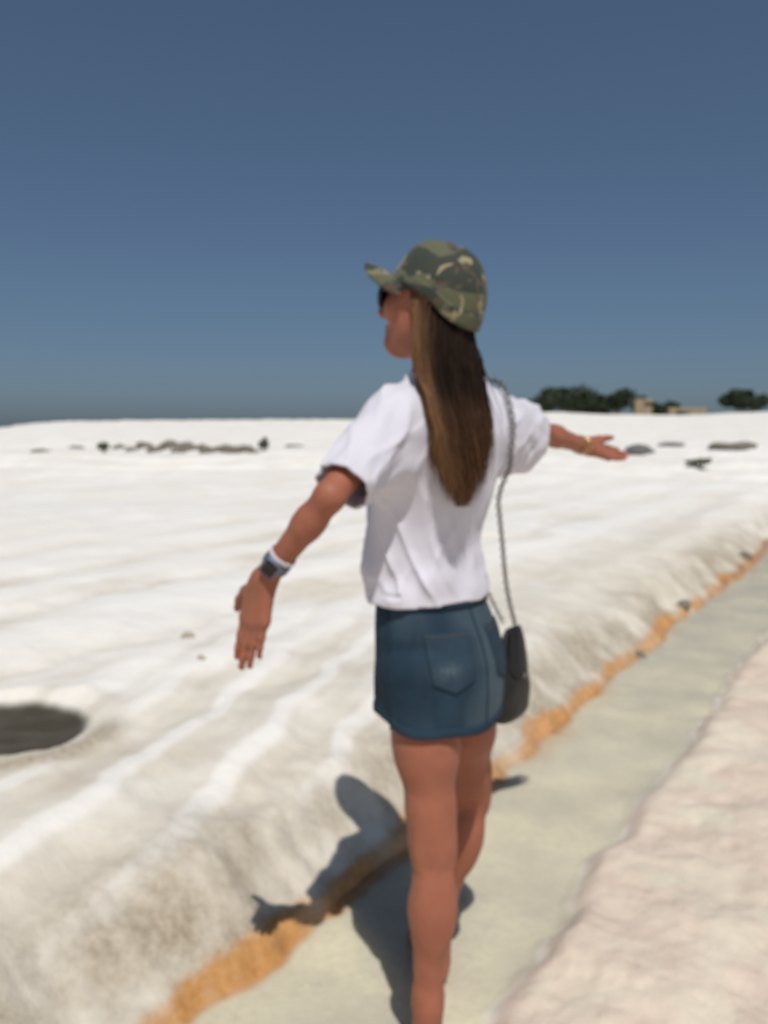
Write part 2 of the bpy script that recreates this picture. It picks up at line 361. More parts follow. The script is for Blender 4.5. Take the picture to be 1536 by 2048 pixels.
# thin running water in the channel and a puddle in the pit
def build_water():
    s = np.arange(-3, 30, .05); k = 13
    l, r = edges(s); V = []
    for i, si in enumerate(s):
        for j in range(k):
            nn = lerp(l[i] - .03, r[i] + .03, j / (k - 1)); p = TD * si + ND * nn; V.append((p[0], p[1], FLOOR + .014))
    V = np.array(V); d = np.hypot(V[:, 0], V[:, 1])
    keep_z = V[:, 2].copy(); far = sstep(5, 9, d)
    V[:, 2] = np.where(far > 0, lerp(keep_z, terrain(V[:, 0], V[:, 1]) + .012, far), keep_z)
    o = mesh_obj('water', V, np.ascontiguousarray(grid_faces(k, len(s))), M['water'])
    tag(o, 'shallow clear water running in the travertine channel', 'water', kind='structure')
build_water()

# ------------------------------------------------------------------ implicit surfaces
def roundcone(a, b, r1, r2, k=.02):
    a, b = np.asarray(a, float), np.asarray(b, float); ba = b - a; l2 = ba @ ba; rr = r1 - r2; a2 = l2 - rr * rr; il2 = 1 / l2
    def f(p):
        pa = p - a; y = pa @ ba; z = y - l2; w = pa * l2 - y[:, None] * ba; x2 = np.einsum('ij,ij->i', w, w)
        y2 = y * y * l2; z2 = z * z * l2; kk = np.sign(rr) * rr * rr * x2
        d = (np.sqrt(x2 * a2 * il2) + y * rr) * il2 - r1
        c1 = np.sign(z) * a2 * z2 > kk; c2 = np.sign(y) * a2 * y2 < kk
        d = np.where(c2, np.sqrt(x2 + y2) * il2 - r1, d); return np.where(c1, np.sqrt(x2 + z2) * il2 - r2, d)
    return dict(f=f, c=(a + b) / 2, R=math.sqrt(l2) / 2 + max(r1, r2), k=k)
def ellipsoid(c, ax, rad, k=.02):                 # ax: rows are the three axes
    c = np.asarray(c, float); ax = np.asarray(ax, float); rad = np.asarray(rad, float)
    def f(p):
        q = (p - c) @ ax.T; k0 = np.linalg.norm(q / rad, axis=1); k1 = np.linalg.norm(q / rad ** 2, axis=1) + 1e-9
        return k0 * (k0 - 1) / k1
    return dict(f=f, c=c, R=float(max(rad)), k=k)
def smin(a, b, k):
    h = np.clip(k - np.abs(a - b), 0, None) / k; return np.minimum(a, b) - h * h * k * .25
FAR = .12
def eval_prims(prims, p):
    c = p.mean(0); Rr = np.sqrt(((p - c) ** 2).sum(1).max()); d = np.full(len(p), FAR)
    for q in prims:
        if np.linalg.norm(c - q['c']) - q['R'] - Rr > FAR: continue
        dd = q['f'](p)
        d = np.maximum(d, -dd) if q.get('sub') else smin(d, dd, q['k'])
    return d
def field(f, p, chunk=6000):                      # evaluate in spatial chunks
    key = np.floor(p / .11).astype(np.int64); key = (key[:, 0] * 4096 + key[:, 1]) * 4096 + key[:, 2]
    o = np.argsort(key, kind='stable'); cuts = np.flatnonzero(np.diff(key[o])) + 1
    out = np.empty(len(p))
    for ix in np.split(o, cuts): out[ix] = f(p[ix])
    return out
def polygonise(f, lo, hi, h, B=8, smooth=3, slack=1.5):
    lo = np.asarray(lo, float); hi = np.asarray(hi, float)
    nb = np.ceil((hi - lo) / (h * B)).astype(int)
    I = np.stack(np.meshgrid(*[np.arange(n) for n in nb], indexing='ij'), -1).reshape(-1, 3)
    cd = field(f, lo + (I + .5) * B * h)
    I = I[np.abs(cd) < B * h * .87 * slack]
    g = np.arange(B + 1); L = np.stack(np.meshgrid(g, g, g, indexing='ij'), -1).reshape(-1, 3)
    W = (I[:, None] * B + L[None]).reshape(-1, 3)
    D = field(f, lo + W * h).reshape(len(I), B + 1, B + 1, B + 1)
    D = np.where(np.abs(D) < 1e-9, 1e-9, D)
    c = [D[:, a:B + a, b:B + b, e:B + e] for a in (0, 1) for b in (0, 1) for e in (0, 1)]
    C = np.stack(c, -1).reshape(-1, 8)
    cells = (I[:, None] * B + np.stack(np.meshgrid(*[np.arange(B)] * 3, indexing='ij'), -1).reshape(-1, 3)[None]).reshape(-1, 3)
    act = (C.min(1) < 0) & (C.max(1) > 0); C = C[act]; cells = cells[act]
    offs = np.array([(a, b, e) for a in (0, 1) for b in (0, 1) for e in (0, 1)], float)
    sumv = np.zeros((len(C), 3)); cnt = np.zeros(len(C))
    for i in range(8):
        for j in range(i + 1, 8):
            if bin(i ^ j).count('1') != 1: continue
            sc_ = C[:, i] * C[:, j] < 0
            t = np.where(sc_, C[:, i] / (C[:, i] - C[:, j] + 1e-20), 0)
            sumv += np.where(sc_[:, None], offs[i] + t[:, None] * (offs[j] - offs[i]), 0); cnt += sc_
    V = lo + (cells + sumv / cnt[:, None]) * h
    N = 1 << 20
    key = (cells[:, 0] * N + cells[:, 1]) * N + cells[:, 2]; o = np.argsort(key); ks = key[o]
    def find(cl):
        kk = (cl[:, 0] * N + cl[:, 1]) * N + cl[:, 2]; p = np.clip(np.searchsorted(ks, kk), 0, len(ks) - 1)
        return np.where(ks[p] == kk, o[p], -1)
    Fs = []
    for axis, corner in ((0, 4), (1, 2), (2, 1)):
        e = C[:, 0] * C[:, corner] < 0; cl = cells[e]; inside = C[e, 0] < 0
        a1, a2 = (axis + 1) % 3, (axis + 2) % 3
        d1 = np.zeros(3, int); d1[a1] = 1; d2 = np.zeros(3, int); d2[a2] = 1
        q = np.stack([find(cl - d1 - d2), find(cl - d2), find(cl), find(cl - d1)], 1)
        q[~inside] = q[~inside][:, ::-1]; Fs.append(q[(q >= 0).all(1)])
    F = np.vstack(Fs)
    E = np.vstack([F[:, [0, 1]], F[:, [1, 2]], F[:, [2, 3]], F[:, [3, 0]]])
    for _ in range(smooth):
        acc = np.zeros_like(V); n = np.bincount(E[:, 0], minlength=len(V)).astype(float)
        for k in range(3): acc[:, k] = np.bincount(E[:, 0], V[E[:, 1], k], minlength=len(V))
        ok = n > 0; V[ok] = V[ok] * .45 + .55 * acc[ok] / n[ok][:, None]
    return V, F

# ------------------------------------------------------------------ the woman: pose
YAW = R(45)
FW = np.array([-math.sin(YAW), math.cos(YAW), 0.]); LF = np.array([-math.cos(YAW), -math.sin(YAW), 0.]); UP = np.array([0, 0, 1.])
BAX = np.array([LF, FW, UP])
hipC = P(878, 1300, 1.72); waistC = P(850, 1150, 1.72); chestC = P(880, 930, 1.70); neckB = P(893, 775, 1.70)
shL = P(782, 842, 1.585); shR = P(1000, 842, 1.80)
elL = P(660, 992, 1.42); wrL = P(535, 1150, 1.49)
elR = P(1078, 862, 2.04); wrR = P(1172, 893, 2.24)
hpL = P(842, 1345, 1.665); hpR = P(922, 1345, 1.775)
knL = P(866, 1690, 1.635); anL = P(853, 2030, 1.63); anL[2] = max(anL[2], .09)
knR = P(944, 1585, 1.96); anR = P(868, 1885, 1.985)
for a in (anL, anR): a[2] = .095 + FLOOR
headC = P(868, 598, 1.68)
HY, HP = R(63), R(9)                             # head turned left, tilted back
hf = np.array([-math.sin(HY) * math.cos(HP), math.cos(HY) * math.cos(HP), math.sin(HP)])
hl = np.array([-math.cos(HY), -math.sin(HY), 0.]); hu = np.cross(hf, -hl) * 1.0
hu = np.cross(hl, hf) * -1 if np.cross(hl, hf)[2] < 0 else np.cross(hl, hf)
HAX = np.array([hl, hf, hu])
def H(l, f, u): return headC + hl * l + hf * f + hu * u

def hand(W, d, th, curls, spread=.06, thumb_out=.9, k=.006, sc_=1.0):
    """W wrist, d towards the fingers, th towards the thumb, curls: bend per finger (towards the palm)"""
    d = unit(d); th = unit(th - d * (th @ d)); pn = np.cross(d, th)          # pn: out of the palm or the back
    L, S = [], []
    S_ = sc_
    kn = []
    for lat, dist in ((.027, .082), (.0085, .086), (-.010, .082), (-.027, .073)):
        kn.append(W + d * dist * S_ + th * lat * S_)
    wl = [W + th * .012 * S_, W + th * .004 * S_, W - th * .004 * S_, W - th * .013 * S_]
    for a, b, ra in zip(wl, kn, (.0135, .0135, .013, .012)):
        L.append(roundcone(a, b, .0135 * S_, .0105 * S_, .016))
    L.append(roundcone(W + th * .012 * S_ + d * .01, W + d * .055 * S_ + th * .026 * S_ + pn * .004, .014 * S_, .012 * S_, .014))
    lens = ((.040, .024, .020), (.044, .028, .021), (.041, .026, .020), (.032, .020, .018)); rad = (.0086, .0088, .0083, .0074)
    tips = []
    for i, (base, ln, r0) in enumerate(zip(kn, lens, rad)):
        a = spread * (1.5 - i); fd = unit(d * math.cos(a) + th * math.sin(a)); c = base.copy(); bend = 0; rr = r0 * S_
        for j, l in enumerate(ln):
            bend += curls[i] * (.7 if j == 0 else 1.0)
            v = fd * math.cos(bend) + pn * math.sin(bend); e = c + v * l * S_
            L.append(roundcone(c, e, rr, rr * .91, .005 if j else .009)); rr *= .91; c = e
        tips.append((c, v, np.cross(v, th), rr))
    tb = W + d * .022 * S_ + th * .018 * S_ + pn * .006
    t1 = tb + unit(th * thumb_out + d * .75 + pn * .25) * .040 * S_
    t2 = t1 + unit(th * thumb_out * .55 + d * .95 + pn * .25) * .031 * S_
    t3 = t2 + unit(th * thumb_out * .30 + d * 1.0 + pn * .3) * .024 * S_
    L += [roundcone(tb, t1, .0155 * S_, .0115 * S_, .016), roundcone(t1, t2, .0112 * S_, .0096 * S_, .007), roundcone(t2, t3, .0096 * S_, .0076 * S_, .005)]
    return L, tips
def foot(A, d):
    d = unit(np.array([d[0], d[1], 0])); s = np.array([-d[1], d[0], 0]); Z = np.array([0, 0, 1.]); g = np.array([A[0], A[1], FLOOR])
    at = lambda f, l, z: g + d * f + s * l + Z * z
    L = [roundcone(A, at(.0, 0, .055), .036, .036, .02), roundcone(at(-.03, 0, .032), at(.02, 0, .035), .031, .034, .02),
         roundcone(at(.0, 0, .06), at(.09, 0, .042), .034, .026, .03), roundcone(at(.01, .01, .03), at(.13, .022, .02), .028, .020, .02), roundcone(at(.01, -.012, .028), at(.12, -.025, .018), .025, .018, .02)]
    for i, (f0, l0, ln, r) in enumerate(((.135, .03, .045, .0125), (.14, .012, .036, .0092), (.135, -.003, .032, .0088), (.128, -.017, .028, .0084), (.118, -.031, .022, .008))):
        L.append(roundcone(at(f0 - .01, l0, .016), at(f0 + ln - .01, l0 * 1.08, .012), r * 1.1, r, .006))
    return L

def build_body_prims():
    L = []
    C = lambda *a, **k: L.append(roundcone(*a, **k)); E = lambda *a, **k: L.append(ellipsoid(*a, **k))
    # trunk
    E(hipC + UP * .0, BAX, (.132, .092, .10), k=.05)
    for s in (1, -1): E(hipC + LF * s * .052 - FW * .030 - UP * .02, BAX, (.066, .056, .08), k=.04)
    E(waistC + UP * .0, BAX, (.105, .080, .13), k=.05)
    E(chestC, BAX, (.128, .090, .17), k=.05)
    C(lerp(shL, neckB, .15) - UP * .02, lerp(shR, neckB, .15) - UP * .02, .052, .052, k=.05)
    for s in (1, -1): E(chestC + LF * s * .07 + FW * .075 - UP * .01, BAX, (.055, .05, .055), k=.04)
    C(lerp(shL, neckB, .5) - UP * .0, neckB + UP * .02, .04, .047, k=.04); C(lerp(shR, neckB, .5), neckB + UP * .02, .04, .047, k=.04)
    # neck and head
    C(neckB - UP * .03, H(0, -.02, -.06), .056, .050, k=.04)
    E(H(0, -.012, .018), HAX, (.071, .091, .074), k=.02)                       # skull
    E(H(0, .040, -.030), HAX, (.056, .050, .075), k=.04)                       # face
    C(H(.047, -.005, -.055), H(.012, .062, -.098), .022, .019, k=.03); C(H(-.047, -.005, -.055), H(-.012, .062, -.098), .022, .019, k=.03)  # jaw
    E(H(0, .072, -.096), HAX, (.020, .018, .016), k=.02)                       # chin
    for s in (1, -1):
        E(H(s * .040, .066, -.030), HAX, (.023, .018, .020), k=.025)           # cheek
        C(H(s * .012, .083, .012), H(s * .045, .066, .010), .008, .008, k=.012)  # brow
        q = ellipsoid(H(s * .031, .090, -.007), HAX, (.015, .010, .010)); q['sub'] = True; L.append(q)  # eye socket
        C(H(s * .072, -.012, .004), H(s * .069, -.008, -.038), .012, .007, k=.01)  # ear
        C(H(s * .080, -.022, .010), H(s * .076, -.018, -.022), .006, .005, k=.006)
        E(H(s * .009, .098, -.042), HAX, (.009, .010, .008), k=.008)           # nostril wing
    C(H(0, .088, -.002), H(0, .110, -.036), .008, .011, k=.014)                # nose
    E(H(0, .084, -.066), HAX, (.022, .013, .007), k=.006); E(H(0, .082, -.077), HAX, (.019, .013, .008), k=.006)   # lips
    # arms
    for S, EB, W in ((shL, elL, wrL), (shR, elR, wrR)):
        C(S, lerp(S, EB, .45), .043, .033, k=.03); C(lerp(S, EB, .4), EB, .033, .026, k=.02)
        ax = unit(W - EB); C(EB, lerp(EB, W, .35), .026, .027, k=.015); C(lerp(EB, W, .3), W, .027, .0195, k=.015)
        C(W - ax * .02, W + ax * .012, .0195, .019, k=.012)
    h1, tipL = hand(wrL + unit(wrL - elL) * .012, P(487, 1356, 1.50) - wrL, np.array([-.76, .62, .15]), (.03, .02, .03, .05), spread=.002, thumb_out=1.25, sc_=.99)
    h2, tipR = hand(wrR + unit(wrR - elR) * .012, P(1250, 914, 2.35) - wrR, np.array([-.5, .5, .6]), (.02, .05, .08, .12), spread=.02, thumb_out=.22, sc_=.95)
    L.extend(h1); L.extend(h2)
    # legs
    for Hp, K, A, fd in ((hpL, knL, anL, FW * .6 + np.array([-.05, .7, 0])), (hpR, knR, anR, np.array([-.12, 1.0, 0]))):
        ax = unit(A - K); back = unit(-FW * .5 + np.array([0, -1., 0])); back = unit(back - ax * (back @ ax))
        C(Hp, lerp(Hp, K, .45), .076, .063, k=.04); C(lerp(Hp, K, .4), lerp(Hp, K, .85), .064, .045, k=.03); C(lerp(Hp, K, .8), K, .045, .040, k=.03)
        E(lerp(Hp, K, .98) - back * .018, BAX, (.037, .034, .045), k=.03)       # knee cap side
        C(K, lerp(K, A, .30), .040, .042, k=.03)
        sdl = np.cross(ax, back)
        for s in (1, -1):
            C(lerp(Hp, K, .72) + back * .022 + sdl * s * .026, K + back * .020 + sdl * s * .033 + ax * .03, .016, .010, k=.016)      # hamstring cords
            E(lerp(K, A, .25 if s > 0 else .28) + back * .024 + sdl * s * .019, np.array([sdl, back, ax]), (.026, .026, .075), k=.014)   # two heads of the calf
        E(lerp(K, A, .27) + back * .014, np.array([np.cross(ax, back), back, ax]), (.042, .034, .10), k=.02)   # calf
        C(lerp(K, A, .3), lerp(K, A, .78), .041, .029, k=.03); C(lerp(K, A, .75), A, .0315, .032, k=.02)
        C(lerp(K, A, .8) + back * .012, A + back * .026 - UP * .05, .018, .017, k=.02)   # heel cord
        L.extend(foot(A, fd))
        sd = unit(np.cross(UP, fd)); 
        for s in (1, -1): E(A + sd * s * .026 + UP * .0, BAX, (.014, .014, .016), k=.015)   # ankle bones
    return L, tipL + tipR
BODY, TIPS = build_body_prims()
def body_f(p): return eval_prims(BODY, p)
person = empty('person', ((anL[0] + anR[0]) / 2, (anL[1] + anR[1]) / 2, FLOOR))
tag(person, 'woman in a camouflage cap, white top and denim skirt, arms spread, walking in the channel', 'person')
allp = np.array([q['c'] - q['R'] for q in BODY]), np.array([q['c'] + q['R'] for q in BODY])
V, F = polygonise(body_f, allp[0].min(0) - .02, allp[1].max(0) + .02, .0028, smooth=3)
body = mesh_obj('body', V, F, M['skin'], person)
tag(body, 'tanned bare arms and legs')
for s in (1, -1):                                 # eyes sit behind the glasses
    bm = bmesh.new(); bmesh.ops.create_uvsphere(bm, u_segments=16, v_segments=10, radius=.012)
    me = bpy.data.meshes.new('eye'); bm.to_mesh(me); bm.free(); me.materials.append(M['eye'])
    e = bpy.data.objects.new('eye', me); COL.objects.link(e); e.parent = body
    e.matrix_parent_inverse = Matrix.Translation(-Vector(world_loc(body))); e.location = H(s * .031, .074, -.007)
def nail_mesh(c, v, nrm, r):
    v = unit(v); nrm = unit(nrm - v * (nrm @ v)); s = np.cross(v, nrm); a, b = [], []
    for j in range(5):
        for i in range(5):
            t = (i / 4 - .5) * 2; w = .80 * r * (1 - .12 * (j / 4) ** 3); ang = t * .85
            a.append(c + v * (-.0035 + .0105 * j / 4 - (.002 if j == 4 and abs(t) > .9 else 0)) + s * math.sin(ang) * w * 1.15 + nrm * (math.cos(ang) * (r + .0006)))
    return np.array(a), [tuple(f) for f in grid_faces(5, 5)]
for i, (c, v, nr, r) in enumerate(TIPS):
    V, F = nail_mesh(c, v, nr if True else -nr, r); mesh_obj('fingernail', V, F, M['nail'], body)

# ------------------------------------------------------------------ T-shirt
SZ = np.array([.95, 1.00, 1.05, 1.12, 1.20, 1.28, 1.345, 1.39, 1.43, 1.47])
SA = np.array([.145, .148, .146, .142, .146, .156, .158, .132, .085, .05]); SB = np.array([.114, .114, .108, .100, .098, .102, .100, .084, .060, .04])
SC = np.array([P(862, 1240, 1.72), P(858, 1200, 1.72), P(851, 1150, 1.72), P(846, 1090, 1.715), P(852, 1010, 1.71), P(868, 930, 1.70), P(884, 870, 1.70), P(888, 830, 1.70), P(890, 800, 1.70), P(891, 770, 1.70)])[:, :2]
def slv(S, EB, W, t): return lerp(S, EB, t)
def shirt_outer(p):
    z = p[:, 2]; a = np.interp(z, SZ, SA); b = np.interp(z, SZ, SB); cx = np.interp(z, SZ, SC[:, 0]); cy = np.interp(z, SZ, SC[:, 1])
    q = np.stack([p[:, 0] - cx, p[:, 1] - cy], 1); u = q @ LF[:2]; v = q @ FW[:2]
    ang = np.arctan2(v / b, u / a); k0 = np.sqrt((u / a) ** 2 + (v / b) ** 2)
    low = 1 - sstep(1.0, 1.30, z)
    fold = .012 * noise3(ang * 2.3 + .8 * z * 3, z * 3.2, z * 0 + 1.5) * (.5 + .8 * low) + .009 * (1 - np.abs(noise3(ang * 2.4 - z * 8, z * 4.0 + ang, z * 0 + 4.2))) ** 2.5 + .008 * (1 - np.abs(noise3(ang * 1.8 + z * 6, z * 6.0 - ang * 1.4, z * 0 + 9.2))) ** 3 - .006
    fold *= sstep(1.0, 1.06, z) * .7 + .3
    fold += .004 * np.sin((z - 1.0) * 62 + 2.2 * np.sin(ang * 2.1 + 1)) * np.exp(-((z - 1.045) / .05) ** 2)
    d = (k0 - 1) * np.minimum(a, b) - fold
    for S, EB, dr, r0, r1 in ((shL, elL, .105, .060, .040), (shR, elR, .10, .060, .060)):
        t1 = lerp(S, EB, 1.02); ax = unit(EB - S)
        s1 = roundcone(lerp(S, EB, -.08) - UP * .008, t1 - UP * .010, r0, r1)['f'](p)
        s2 = roundcone(lerp(S, EB, .0) - UP * .055, lerp(S, EB, .92) - UP * (.002 if S is shL else .040), r0 * .9, r1 * .80)['f'](p)
        q2 = (p - S); t = q2 @ ax; ra = q2 - t[:, None] * ax; an = np.arctan2(ra[:, 2], ra @ unit(np.cross(ax, UP)))
        fo = .007 * noise3(an * 2.2 + 3, t * 16 + 1.5 * np.sin(an), t * 0 + 2.2) + .008 * (1 - np.abs(noise3(an * 1.3 + t * 7, t * 9 - an, t * 0 + 5.2))) ** 3 + .002 * noise3(an * 4, t * 34, t * 0 + 6)
        d = smin(d, smin(s1, s2, .03) - fo, .055)
    return d
def shirt_cover(p): return smin(shirt_outer(p), np.minimum(body_f(p), FAR * .9) - .009, .02)
NECK = neckB + UP * .035
def cuts(p):
    z = p[:, 2]; q = p - np.array([SC[1][0], SC[1][1], 0])
    u = q @ LF; v = q @ FW
    hem = 1.005 + .006 * np.sin(u * 16 + 1.0) + .004 * np.sin(v * 22) - .075 * u * 0 + .035 * sstep(.02, .16, -u) - .012 * sstep(0, .1, v)
    c = hem - z
    for S, EB, tt in ((shL, elL, .84), (shR, elR, .56)):
        ax = unit(unit(EB - S) + UP * -.10); c0 = lerp(S, EB, tt)
        side = unit(EB - S); t = (p - S) @ side
        c = np.maximum(c, np.where(np.linalg.norm(p - c0, axis=1) < .30, np.where(t > 0.03, (p - c0) @ ax, -1), -1))
    nx = unit(H(0, -.02, -.06) - neckB); t = np.clip((p - NECK) @ nx, 0, None)
    nk = np.linalg.norm(p - NECK - t[:, None] * nx, axis=1) - .074
    return np.maximum(np.maximum(c, -nk), p[:, 2] - NECK[2] + .008)
def shirt_f(p):
    d = shirt_cover(p); c = cuts(p); t = .0036 + .0034 * sstep(.0, .05, -c); return np.maximum(np.abs(d + t) - t, c)
lo = np.minimum(np.minimum(elL, elR), P(870, 1290, 1.72) - .25) - .05; hi = np.maximum(np.maximum(shL, elR), [0.4, 2.1, 1.5]) + .06
lo[0] = min(lo[0], elL[0] - .08); lo[1] = min(lo[1], elL[1] - .1); lo[2] = .93; hi[2] = 1.52; hi[0] = elR[0] + .12; hi[1] = elR[1] + .12
V, F = polygonise(shirt_f, lo, hi, .0032, smooth=4)
shirt = mesh_obj('t_shirt', V, F, M['shirt'], person)

# ------------------------------------------------------------------ denim skirt (angle x height sheet)
KZ = np.array([.715, .76, .82, .88, .94, 1.00, 1.04]); KA = np.array([.143, .145, .148, .149, .144, .130, .118]); KB = np.array([.130, .131, .131, .127, .116, .102, .094])
KC = np.array([P(876, 1475, 1.72), P(877, 1430, 1.72), P(879, 1370, 1.72), P(879, 1310, 1.72), P(872, 1255, 1.72), P(862, 1200, 1.72), P(856, 1160, 1.72)])[:, :2]
def skirt_pt(ang, z, off=0.0):
    a = np.interp(z, KZ, KA) + off; b = np.interp(z, KZ, KB) + off
    f = 1 + .014 * np.sin(ang * 3 + 1.3 + 4 * z) * sstep(.95, .72, z) + .010 * noise3(ang * 2.5, z * 11, z * 0 + 3) + .006 * noise3(ang * 7, z * 26 + ang * 3, z * 0 + 8)
    cx = np.interp(z, KZ, KC[:, 0]); cy = np.interp(z, KZ, KC[:, 1])
    u = a * f * np.cos(ang); v = b * f * np.sin(ang); v = np.where(v < 0, v * (1 + .06 * np.sin(np.abs(ang) * 2) ** 2 * 0), v)
    p = np.stack([cx + u * LF[0] + v * FW[0], cy + u * LF[1] + v * FW[1], z], -1); rd = np.stack([u * LF[0] + v * FW[0], u * LF[1] + v * FW[1], z * 0], -1)
    rd /= np.linalg.norm(rd, axis=-1)[..., None]; sh = p.shape; p = p.reshape(-1, 3); rd = rd.reshape(-1, 3)
    for _ in range(3):                             # the cloth rests on the hips
        d = field(body_f, p); p = p + rd * np.clip(.010 + off - d, 0, .03)[:, None] * (np.abs(d) < .1)[:, None]
    return p.reshape(sh)
def patch(angs, zs, off, thick=.003, zfun=None):
    A, Z = np.meshgrid(angs, zs); A, Z = A.ravel(), Z.ravel()
    if zfun is not None: Z = zfun(A, Z)
    return skirt_pt(A, Z, off), skirt_pt(A, Z, off - thick), A, Z
NA = 220; angs = np.linspace(0, 2 * np.pi, NA, endpoint=False); zs = np.linspace(0, 1, 60)
def zmap(A, t):
    h = .752 + .010 * np.sin(A * 2 + .5) + .004 * np.sin(A * 5) - .0 ; return h + (1.035 - h) * t
Vo, Vi, A, Z = patch(angs, zs, 0, .004, zmap); nv = len(Vo)
F = grid_faces(NA, 60, True); Fi = F[:, ::-1] + nv
i = np.arange(NA); i1 = (i + 1) % NA
rim = np.stack([i1, i, i + nv, i1 + nv], 1); top = np.stack([i, i1, i1 + nv, i + nv], 1) + 0; top[:, :] += np.array([59 * NA] * 4)
skirt = mesh_obj('denim_skirt', np.vstack([Vo, Vi]), np.vstack([F, Fi, rim, top]), M['denim'], person)
t = (Z - .742) / .29
hemfade = np.exp(-((Z - zmap(A, 0 * Z) - .002) / .004) ** 2) * .6
fray = np.exp(-(((A - R(262)) / .075) ** 2 + ((Z - .86) / .014) ** 2)) * 1.6 * (.6 + .6 * noise3(A * 60, Z * 200, Z * 0))
hipf = .25 * np.clip(noise3(A * 3, Z * 9, Z * 0 + 5), 0, 1) + .35 * sstep(.6, 1.4, np.cos(A - R(215)) + .5)
WORN = P(886, 1335, 1.615)
def worn(co): dd = (co - WORN) / np.array([.026, .03, .016]); return 1.7 * np.exp(-(dd ** 2).sum(1)) * (.75 + .5 * noise3(co[:, 0] * 160, co[:, 1] * 160, co[:, 2] * 240))
fv = np.clip(hemfade + worn(Vo) + hipf * .7, 0, 1); attr(skirt, 'fade', np.concatenate([fv, fv]))
def skirt_piece(name, a0, a1, z0, z1, off, zf=None, na=24, nz=18, mat='denim', shape=None, parent=skirt):
    an = np.linspace(a0, a1, na); zz = np.linspace(z0, z1, nz); A, Z = np.meshgrid(an, zz)
    if shape: A, Z = shape(A, Z)
    A, Z = A.ravel(), Z.ravel(); o, i_ = skirt_pt(A, Z, off), skirt_pt(A, Z, -.001)
    F = grid_faces(na, nz); n = na * nz
    b = np.concatenate([np.arange(na), np.arange(1, nz) * na + na - 1, (nz - 1) * na + np.arange(na - 2, -1, -1), np.arange(nz - 2, 0, -1) * na]); b1 = np.roll(b, -1)
    F = np.vstack([F, F[:, ::-1] + n, np.stack([b1, b, b + n, b1 + n], 1)])
    return mesh_obj(name, np.vstack([o, i_]), F, M[mat], parent)
def pocket_shape(A, Z):                            # five-sided pocket: pointed at the bottom
    z0, z1 = Z.min(), Z.max(); a0, a1 = A.min(), A.max(); m_ = (a0 + a1) / 2; t = (Z - z0) / (z1 - z0); s = np.abs(A - m_) / ((a1 - a0) / 2)
    return m_ + (A - m_) * (.84 + .16 * t), Z + (1 - t) * .022 * s
for mid in (238, 302):
    pk = skirt_piece('back_pocket', R(mid - 21), R(mid + 21), .835, .955, .0035, shape=pocket_shape, na=40, nz=30)
    co = np.zeros(len(pk.data.vertices) * 3, np.float32); pk.data.vertices.foreach_get('co', co); attr(pk, 'fade', np.clip(.04 + worn(co.reshape(-1, 3).astype(float)), 0, 1))
    for e in (.025, .97):
        skirt_piece('stitching', R(mid - 20), R(mid + 20), lerp(.837, .953, e) - .0006, lerp(.837, .953, e) + .0006, .0042, na=24, nz=2, mat='thread', parent=pk) if e > .5 else None
skirt_piece('seam', R(269.4), R(270.6), .75, 1.03, .0025, na=3, nz=30)
skirt_piece('seam', R(359.2), R(360.8), .75, 1.03, .0025, na=3, nz=30); skirt_piece('seam', R(179.2), R(180.8), .75, 1.03, .0025, na=3, nz=30)
skirt_piece('hem_band', R(0.3), R(359.7), 0, 1, .0022, na=160, nz=5, shape=lambda A, Z: (A, zmap(A, 0 * A) + .001 + .018 * Z))
skirt_piece('waistband', R(0.3), R(359.7), .998, 1.037, .004, na=160, nz=5)

# ------------------------------------------------------------------ cap
cap_root = H(0, -.010, .020)
CT = R(16)                                        # the cap sits tipped back a little more than the head
cf = hf * math.cos(CT) + hu * math.sin(CT); cu = hu * math.cos(CT) - hf * math.sin(CT)
def CP(l, f, u): return cap_root + hl * l + cf * f + cu * u
def crown_pt(ang, e, off=0):                      # ang 0 = left, 90 = front
    r = 1 + .0 * ang
    side = .084 + off; front = .098 + off; back = .105 + off
    b = np.where(np.sin(ang) > 0, front, back)
    low = -.018 - .030 * sstep(.1, -.9, np.sin(ang))               # the back hangs lower
    hgt = .084 + off - .006 * np.cos(ang * 2)
    ee = np.clip(e, 0, 1)
    rad = np.cos(ee * np.pi / 2) ** .55; zz = np.sin(ee * np.pi / 2) ** .95
    skirt_ = np.where(e < 0, e, 0)
    seam = 1 - .010 * np.exp(-((np.mod(ang - np.pi / 6, np.pi / 3) - np.pi / 6) / .05) ** 2)
    cx_, cy_ = np.cos(ang), np.sin(ang)
    pucker = 1 + .022 * noise3(cx_ * 1.9, cy_ * 1.9, e * 4) + .009 * noise3(cx_ * 4, cy_ * 4, e * 8 + 2)
    rr = rad * seam * pucker
    l = side * np.cos(ang) * rr; f = b * np.sin(ang) * rr; u = low * (1 - ee) + hgt * zz * (1 + .05 * rad * noise3(cx_ * 1.3, cy_ * 1.3, e * 3 + 7)) + skirt_ * .02
    return cap_root + l[:, None] * hl + f[:, None] * cf + u[:, None] * cu
na, ne = 120, 40; an = np.linspace(0, 2 * np.pi, na, endpoint=False); ev = np.linspace(0, .995, ne)
A, E_ = np.meshgrid(an, ev); A, E_ = A.ravel(), E_.ravel()
Vo, Vi = crown_pt(A, E_), crown_pt(A, E_, -.003); nv = len(Vo); F = grid_faces(na, ne, True)
i = np.arange(na); i1 = (i + 1) % na
capF = [tuple(q) for q in np.vstack([F, F[:, ::-1] + nv, np.stack([i1, i, i + nv, i1 + nv], 1)])] + [tuple((ne - 1) * na + i)]
cap = mesh_obj('cap', np.vstack([Vo, Vi]), capF, M['camo'], person)
tag(cap, 'green and tan camouflage cap')
